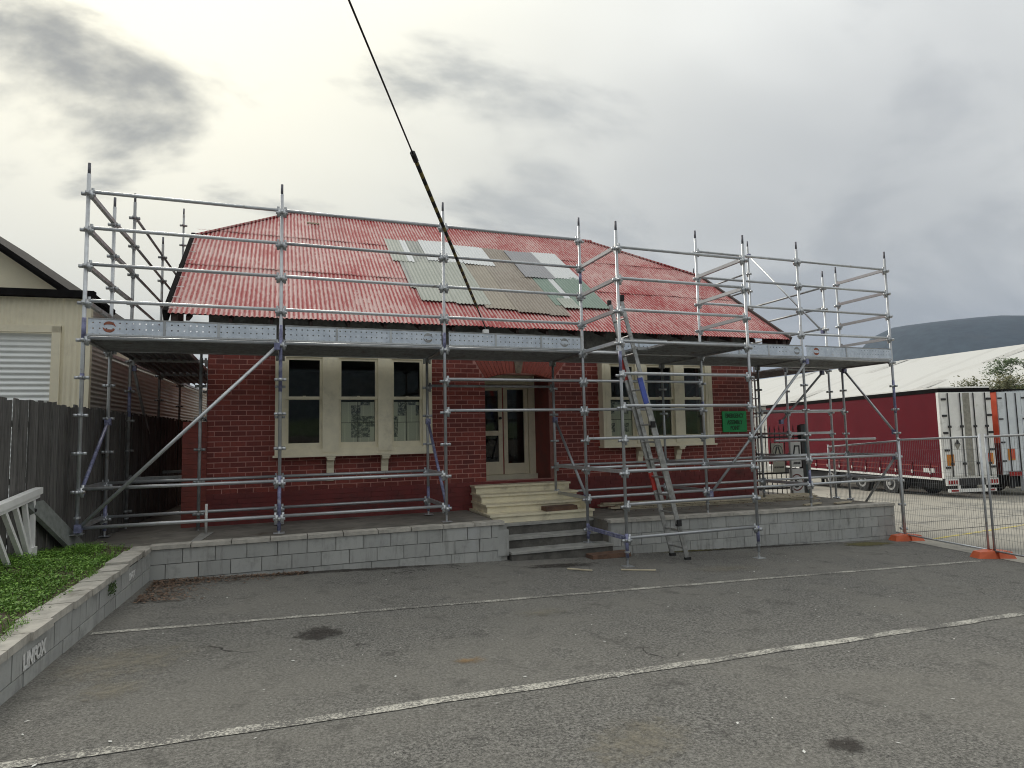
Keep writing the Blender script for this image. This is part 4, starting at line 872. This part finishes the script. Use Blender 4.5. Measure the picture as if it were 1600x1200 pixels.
def foot(x, y, rz, label):
    t = thing('barrier_base', (x, y, gz(x, y)), label, 'barrier base', 'orange temporary fence feet'); c, s_ = math.cos(rz), math.sin(rz); d = Vector((c, s_, 0)); n_ = Vector((-s_, c, 0)); O = Vector((x, y, gz(x, y)))
    for sg in (-1, 1):
        a_ = O+d*(.03*sg); e = O+d*(.31*sg); P = []
        for (b_, w_, z_) in ((a_, .11, .0), (e, .11, .0)): pass
        P = [a_-n_*.12, e-n_*.11, e+n_*.11, a_+n_*.12, a_-n_*.10+Vector((0,0,.13)), e-d*(.05*sg)-n_*.08+Vector((0,0,.11)), e-d*(.05*sg)+n_*.08+Vector((0,0,.11)), a_+n_*.10+Vector((0,0,.13))]
        if sg < 0: P = [P[1], P[0], P[3], P[2], P[5], P[4], P[7], P[6]]
        MB().hexa(P).build('ballast_half', 'orange', t)
    MB().hexa([O+d*-.03-n_*.09, O+d*.03-n_*.09, O+d*.03+n_*.09, O+d*-.03+n_*.09, O+d*-.03-n_*.07+Vector((0,0,.08)), O+d*.03-n_*.07+Vector((0,0,.08)), O+d*.03+n_*.07+Vector((0,0,.08)), O+d*-.03+n_*.07+Vector((0,0,.08))]).build('neck', 'orange', t)
    return t
foot(14.08, -.47, -.25, 'orange plastic fence foot at the corner of the block wall'); foot(13.47, -2.47, -.35, 'orange plastic fence foot on the asphalt, right of the others')

# ------------------------------------------------------------------ trailers
th = R(13.8); TL = Vector((math.sin(th), math.cos(th), 0)); TW = Vector((math.cos(th), -math.sin(th), 0))
class Tr:
    def __init__(s, A_, name, label): s.A = Vector(A_); s.t = thing(name, (A_[0], A_[1], gz(A_[0], A_[1])), label, 'trailer')
    def P(s, w, l, z): return Vector((s.A.x, s.A.y, 0))+TW*(w*.94)+TL*l+Vector((0,0,z))
    def box(s, nm, m, w0, w1, l0, l1, z0, z1, parent=None):
        p = [s.P(w0,l0,z0), s.P(w1,l0,z0), s.P(w1,l1,z0), s.P(w0,l1,z0), s.P(w0,l0,z1), s.P(w1,l0,z1), s.P(w1,l1,z1), s.P(w0,l1,z1)]; return MB().hexa(p).build(nm, m, parent or s.t)
T = Tr((27.68, 8.335), 'curtain_trailer', 'burgundy curtain sided semi trailer with white rear doors'); G0 = -.93
T.box('curtain', 'burgundy', 0, 2.46, .12, 13.7, -.02, 3.45); T.box('roof_rail', 'black_trim', -.02, 2.48, .0, 13.7, 3.45, 3.62); T.box('roof', 'trailer_white', .0, 2.46, .0, 13.7, 3.62, 3.68)
T.box('rear_frame', 'trailer_white', -.02, 2.48, .0, .12, -.05, 3.45); T.box('side_rail', 'trailer_white', -.03, .0, .1, 13.7, -.12, -.03)
for k in range(13): o = T.box('curtain_strap', 'burgundy', -.035, -.002, .7+1.0*k, .76+1.0*k, -.05, .55); T.box('buckle', 'trailer_white', -.045, -.036, .7+1.0*k, .75+1.0*k, .1, .24, o)
for z in (.18, .42): T.box('curtain_webbing', 'gate_red', -.012, -.002, .3, 13.6, z, z+.035)
T.box('number_plate', 'sign_white', -.02, -.003, .5, 1.1, .16, .34)
T.box('chassis', 'chassis', .7, 1.8, .3, 13.5, -.55, -.1); T.box('side_guard', 'chassis', .25, .45, 6.5, 11.5, -.6, -.2); T.box('mudguard', 'chassis', .05, 2.4, 2.3, 6.2, -.2, -.06)
for d0, d1 in ((.04, 1.22), (1.26, 2.42)):
    dr_ = T.box('rear_door', 'trailer_white', d0, d1, -.05, -.002, .06, 3.42)
    for w in (d0+.30, d1-.30) if d0 < 1 else (d0+.30, d1-.30):
        q = MB(); q.tube(T.P(w, -.09, .02), T.P(w, -.09, 3.42), .022, 8); q.build('lock_rod', 'chassis', T.t)
        for z in (.5, 2.0): T.box('rod_bracket', 'chassis', w-.06, w+.06, -.12, -.05, z, z+.09)
    hx = d0 if d0 < 1 else d1-.22
    for z in (.35, 1.05, 1.75, 2.45, 3.12): T.box('hinge', 'chassis', hx, hx+.22, -.085, -.052, z, z+.085)
T.box('door_seal', 'seal_grey', 1.08, 1.40, -.06, -.051, .06, 3.42)
T.box('marker_plate', 'amber', .12, .46, -.065, -.052, .47, .92); T.box('marker_plate', 'amber', 1.98, 2.32, -.065, -.052, .50, .95); T.box('marker_plate', 'orange_red', 2.0, 2.2, -.07, -.066, .62, .93)
MB().prism([T.P(.66, -.06, 1.1), T.P(.80, -.06, 1.32), T.P(.66, -.06, 1.54), T.P(.52, -.06, 1.32)], -TL*.008).build('hazard_diamond', 'seal_grey', T.t); MB().prism([T.P(.54, -.07, 1.33), T.P(.66, -.07, 1.53), T.P(.78, -.07, 1.33)], -TL*.006).build('diamond_mark', 'chassis', T.t)
T.box('lamp_panel', 'trailer_white', .02, .58, -.08, 0, -.33, -.06); T.box('lamp_panel', 'trailer_white', 1.9, 2.46, -.08, 0, -.33, -.06); T.box('cross_member', 'chassis', .58, 1.9, -.02, .1, -.33, -.06)
for b0_ in (.08, 1.98):
    for k in range(4): T.box('tail_lamp', 'lamp_red', b0_+.12*k, b0_+.12*k+.07, -.10, -.081, -.27, -.12)
T.box('bumper', 'trailer_white', .15, 2.35, -.06, .04, -.60, -.47); T.box('bumper_reflector', 'lamp_red', .22, .55, -.07, -.061, -.57, -.50); T.box('bumper_reflector', 'lamp_red', 1.95, 2.28, -.07, -.061, -.57, -.50); T.box('bumper_bracket', 'trailer_white', .6, .7, -.02, .04, -.47, -.33); T.box('bumper_bracket', 'trailer_white', 1.8, 1.9, -.02, .04, -.47, -.33)
def wheel(T, l, side_w, zc, r=.50):
    sg = -1 if side_w < 1 else 1; q = MB(); q.tube(T.P(side_w, l, zc), T.P(side_w-sg*.28, l, zc), r, 24); w = q.build('wheel', 'tyre', T.t, smooth=False)
    q = MB(); q.tube(T.P(side_w+sg*.004, l, zc), T.P(side_w-sg*.05, l, zc), r*.58, 24); q.build('rim', 'rim', w)
    q = MB(); q.tube(T.P(side_w+sg*.012, l, zc), T.P(side_w+sg*.003, l, zc), r*.40, 20); q.build('rim_dish', 'chassis', w); q = MB(); q.tube(T.P(side_w+sg*.07, l, zc), T.P(side_w, l, zc), r*.18, 12); q.build('hub', 'rim', w)
for l in (3.2, 5.15, 7.6): wheel(T, l, .06, G0+.47); wheel(T, l, 2.40, G0+.47)
for w in (.6, 1.8): T.box('landing_leg', 'chassis', w-.06, w+.06, 10.8, 10.95, gz(30.3, 19), -.5)
T2 = Tr((31.49, 8.53), 'box_trailer', 'pale blue white box trailer with orange red side panel, behind the burgundy one')
T2.box('body', 'trailer_pale', .02, 2.5, .06, 12, -.05, 3.55); T2.box('orange_panel', 'orange_red', -.01, .018, .0, 12, 1.3, 3.5); T2.box('red_panel', 'dark_red', -.01, .018, .0, 12, -.05, 1.298); T2.box('roof_rail', 'black_trim', -.03, 2.52, .06, 12, 3.5, 3.62)
for d0, d1 in ((.06, 1.24), (1.26, 2.46)):
    T2.box('rear_door', 'trailer_pale', d0, d1, .0, .058, .1, 3.5)
    for w in (d0+.42, d1-.28): q = MB(); q.tube(T2.P(w, -.03, .1), T2.P(w, -.03, 3.45), .02, 8); q.build('lock_rod', 'chassis', T2.t)
    for z in (.5, 1.3, 2.3, 3.2): T2.box('hinge', 'chassis', d0+.01, d0+.2, -.03, -.002, z, z+.06)
T2.box('marker_plate', 'amber', .36, .70, -.02, -.004, .55, 1.05); T2.box('marker_plate', 'orange_red', .50, .70, -.026, -.021, .62, 1.05); T2.box('lamp_panel', 'lamp_red', .35, .95, -.03, .0, -.12, .06); T2.box('chassis', 'chassis', .6, 1.9, .2, 12, -.6, -.07); T2.box('tail_box', 'trailer_pale', .98, 2.4, -.05, .1, -.75, .08); T2.box('tail_box_recess', 'chassis', 1.06, 2.3, -.06, -.051, -.68, .0)
for l in (2.6, 4.2): wheel(T2, l, .06, -1.0+.49); wheel(T2, l, 2.40, -1.0+.49)

# ------------------------------------------------------------------ white warehouse, bush, hill
wa = R(5); WD = Vector((math.sin(wa), math.cos(wa), 0)); WP = Vector((math.cos(wa), -math.sin(wa), 0)); w0 = Vector((52.4, 19.6, 0))
wh = thing('warehouse', (45, 30, -1), 'huge warehouse with pale white metal roof behind the trailers', 'warehouse')
def WQ(u, v, z): return w0+WP*u+WD*v+Vector((0,0,z))
wrf = MB(); wrf.hexa([WQ(-12,-40,4.0), WQ(0,-40,7.4), WQ(0,75,8.2), WQ(-12,75,4.4), WQ(-12,-40,4.12), WQ(0,-40,7.55), WQ(0,75,8.35), WQ(-12,75,4.52)]); wrf.hexa([WQ(0.01,-40,7.4), WQ(12,-40,4.0), WQ(12,75,4.4), WQ(0.01,75,8.2), WQ(0.01,-40,7.55), WQ(12,-40,4.12), WQ(12,75,4.52), WQ(.01,75,8.35)])
wro = wrf.build('roof', 'warehouse_roof', wh)
MB().hexa([WQ(-11.7,-39.5,-1.5), WQ(11.7,-39.5,-1.5), WQ(11.7,74.5,-1.5), WQ(-11.7,74.5,-1.5), WQ(-11.7,-39.5,4.0), WQ(11.7,-39.5,4.0), WQ(11.7,74.5,4.3), WQ(-11.7,74.5,4.3)]).build('wall', 'warehouse_wall', wh)
for v in (-2, 9, 20, 31, 42, 53): 
    q = MB(); f0, f1 = (v+40)/115, (v+40.9)/115; zz = lambda u, f_: (4.12+.40*f_)+(7.55-4.12+.4*f_)*(u+12)/12
    q.add([WQ(-11.9, v, zz(-11.9, f0)+.06), WQ(-.2, v, zz(-.2, f0)+.06), WQ(-.2, v+1.0, zz(-.2, f1)+.06), WQ(-11.9, v+1.0, zz(-11.9, f1)+.06)], [(0,1,2,3)]); q.build('roof_light', 'roof_lite', wh)
def tree(name, label, cx, cy, z0, h, r, n, m, flat=1.):
    t = thing(name, (cx, cy, z0), label, 'shrub'); q = MB(); q.tube((cx, cy, z0), (cx+.2, cy, z0+h*.55), .12, 8, .06)
    for k in range(6): a_ = k*1.05; q.tube((cx+.1, cy, z0+h*.35), (cx+r*.7*math.cos(a_), cy+r*.7*math.sin(a_), z0+h*(.7+.1*(k % 3))), .05, 6, .015)
    q.build('trunk', 'bark', t); q = MB()
    cl = [(cx+rnd.gauss(0, r*.5), cy+rnd.gauss(0, r*.5), z0+h*rnd.uniform(.45, 1.0)*flat, rnd.uniform(.25, .6)*r*.42) for _ in range(34)]
    for _ in range(n):
        c = rnd.choice(cl); P = Vector((c[0]+rnd.gauss(0, c[3]), c[1]+rnd.gauss(0, c[3]), c[2]+rnd.gauss(0, c[3]*.5))); s_ = rnd.uniform(.035, .09); a_ = Vector((rnd.gauss(0,1), rnd.gauss(0,1), rnd.gauss(0,1))).normalized()*s_; e = a_.orthogonal().normalized()*s_*.5; q.add([P-a_, P+e, P+a_, P-e], [(0,1,2,3)])
    q.build('crown', m, t); return t
tree('shrub', 'olive brown bushy shrub rising behind the trailers at the right edge', 35.9, 10.9, -1, 5.2, 1.6, 16000, 'bush'); tree('shrub', 'taller green shrub cut by the right picture edge, behind the trailers', 37.9, 10.6, -1, 6.3, 1.4, 9000, 'bush_green')
# far hill
q = MB(); prof = [(-200, 60), (600, 90), (1500, 120), (1827, 150), (2041, 190), (2120, 235), (2172, 318), (2215, 362), (2267, 398), (2330, 406), (2450, 411), (2565, 416), (2650, 408), (2709, 402), (2780, 404), (3100, 440), (3600, 380), (4300, 300), (5200, 200)]
hd = Vector((.867, -.499, 0)); ho = Vector((2267, 1789, 0)); nrow = 9; nc = len(prof)*4
def prof_h(t):
    for (a_, ha), (b_, hb) in zip(prof, prof[1:]):
        if a_ <= t <= b_: f_ = (t-a_)/(b_-a_); return ha+(hb-ha)*f_
    return 100
import mathutils
for i in range(nc+1):
    t = -200+5400*i/nc; P = ho+hd*((t-2267)*1.15)
    for j in range(nrow):
        f_ = j/(nrow-1); s_ = math.sin(f_*math.pi*.5); w_ = (1-f_)*-900; nz = mathutils.noise.noise(Vector((t*.004, f_*3, 1)))*18*f_*(1-f_)*4
        Pn = P+Vector((.499, .867, 0))*(w_); q.v.append((Pn.x, Pn.y, -5+(prof_h(t)+5)*s_+nz+mathutils.noise.noise(Vector((t*.02, j, 4)))*2))
for i in range(nc):
    for j in range(nrow-1): k = i*nrow+j; q.f.append((k, k+nrow, k+nrow+1, k+1))
struct(q.build('hill', 'hill', smooth=True))
bf = thing('street_fence', (0, -24, .6), 'grey paling fence across the street, mirrored in the window panes', 'fence')
for k in range(150): MB().box(-12+.2*k, -12+.2*k+.185, -24.02-.01*(k % 2), -24, gz(-12+.2*k, -24), gz(-12+.2*k, -24)+1.7+rnd.uniform(-.04,.04)).build('paling', 'timber_grey', bf)
q = MB(); nb = 40
for i in range(nb+1):
    for j in range(7): x = -400+20*i; y = -40-25*j; q.v.append((x, y, .6+.05*25*j*(1+.25*math.sin(i*.5))+mathutils.noise.noise(Vector((i*.4, j*.9, 2)))*6*min(j, 1)))
for i in range(nb):
    for j in range(6): k = i*7+j; q.f.append((k, k+1, k+8, k+7))
struct(q.build('grass_bank', 'bank'))
q = MB(); nb = 60
for i in range(nb+1):
    for j in range(8):
        x = -3200+110*i; f_ = j/7; y = -700-1000*f_; h_ = 250+60*math.sin(i*.21+1)+40*math.sin(i*.47); q.v.append((x, y, -5+h_*math.sin(f_*1.57)+mathutils.noise.noise(Vector((i*.35, j*.7, 9)))*30*min(f_*3, 1)))
for i in range(nb):
    for j in range(7): k = i*8+j; q.f.append((k, k+1, k+9, k+8))
struct(q.build('hill', 'hill', smooth=True))
HAZE = True
if HAZE:
    hz = MB().box(-3700, 7600, -3400, 7100, -8, 640).build('haze', 'cream'); hz['kind'] = 'stuff'
    m = bpy.data.materials.new('haze'); m.use_nodes = True; t_ = m.node_tree; t_.nodes.clear(); pv = t_.nodes.new('ShaderNodeVolumePrincipled'); pv.inputs['Color'].default_value = (.53, .70, 1.0, 1); pv.inputs['Density'].default_value = .00009; ou = t_.nodes.new('ShaderNodeOutputMaterial'); t_.links.new(pv.outputs[0], ou.inputs['Volume'])
    hz.data.materials.clear(); hz.data.materials.append(m); tag(hz, 'thin pale blue air in front of the distant hill', 'haze')
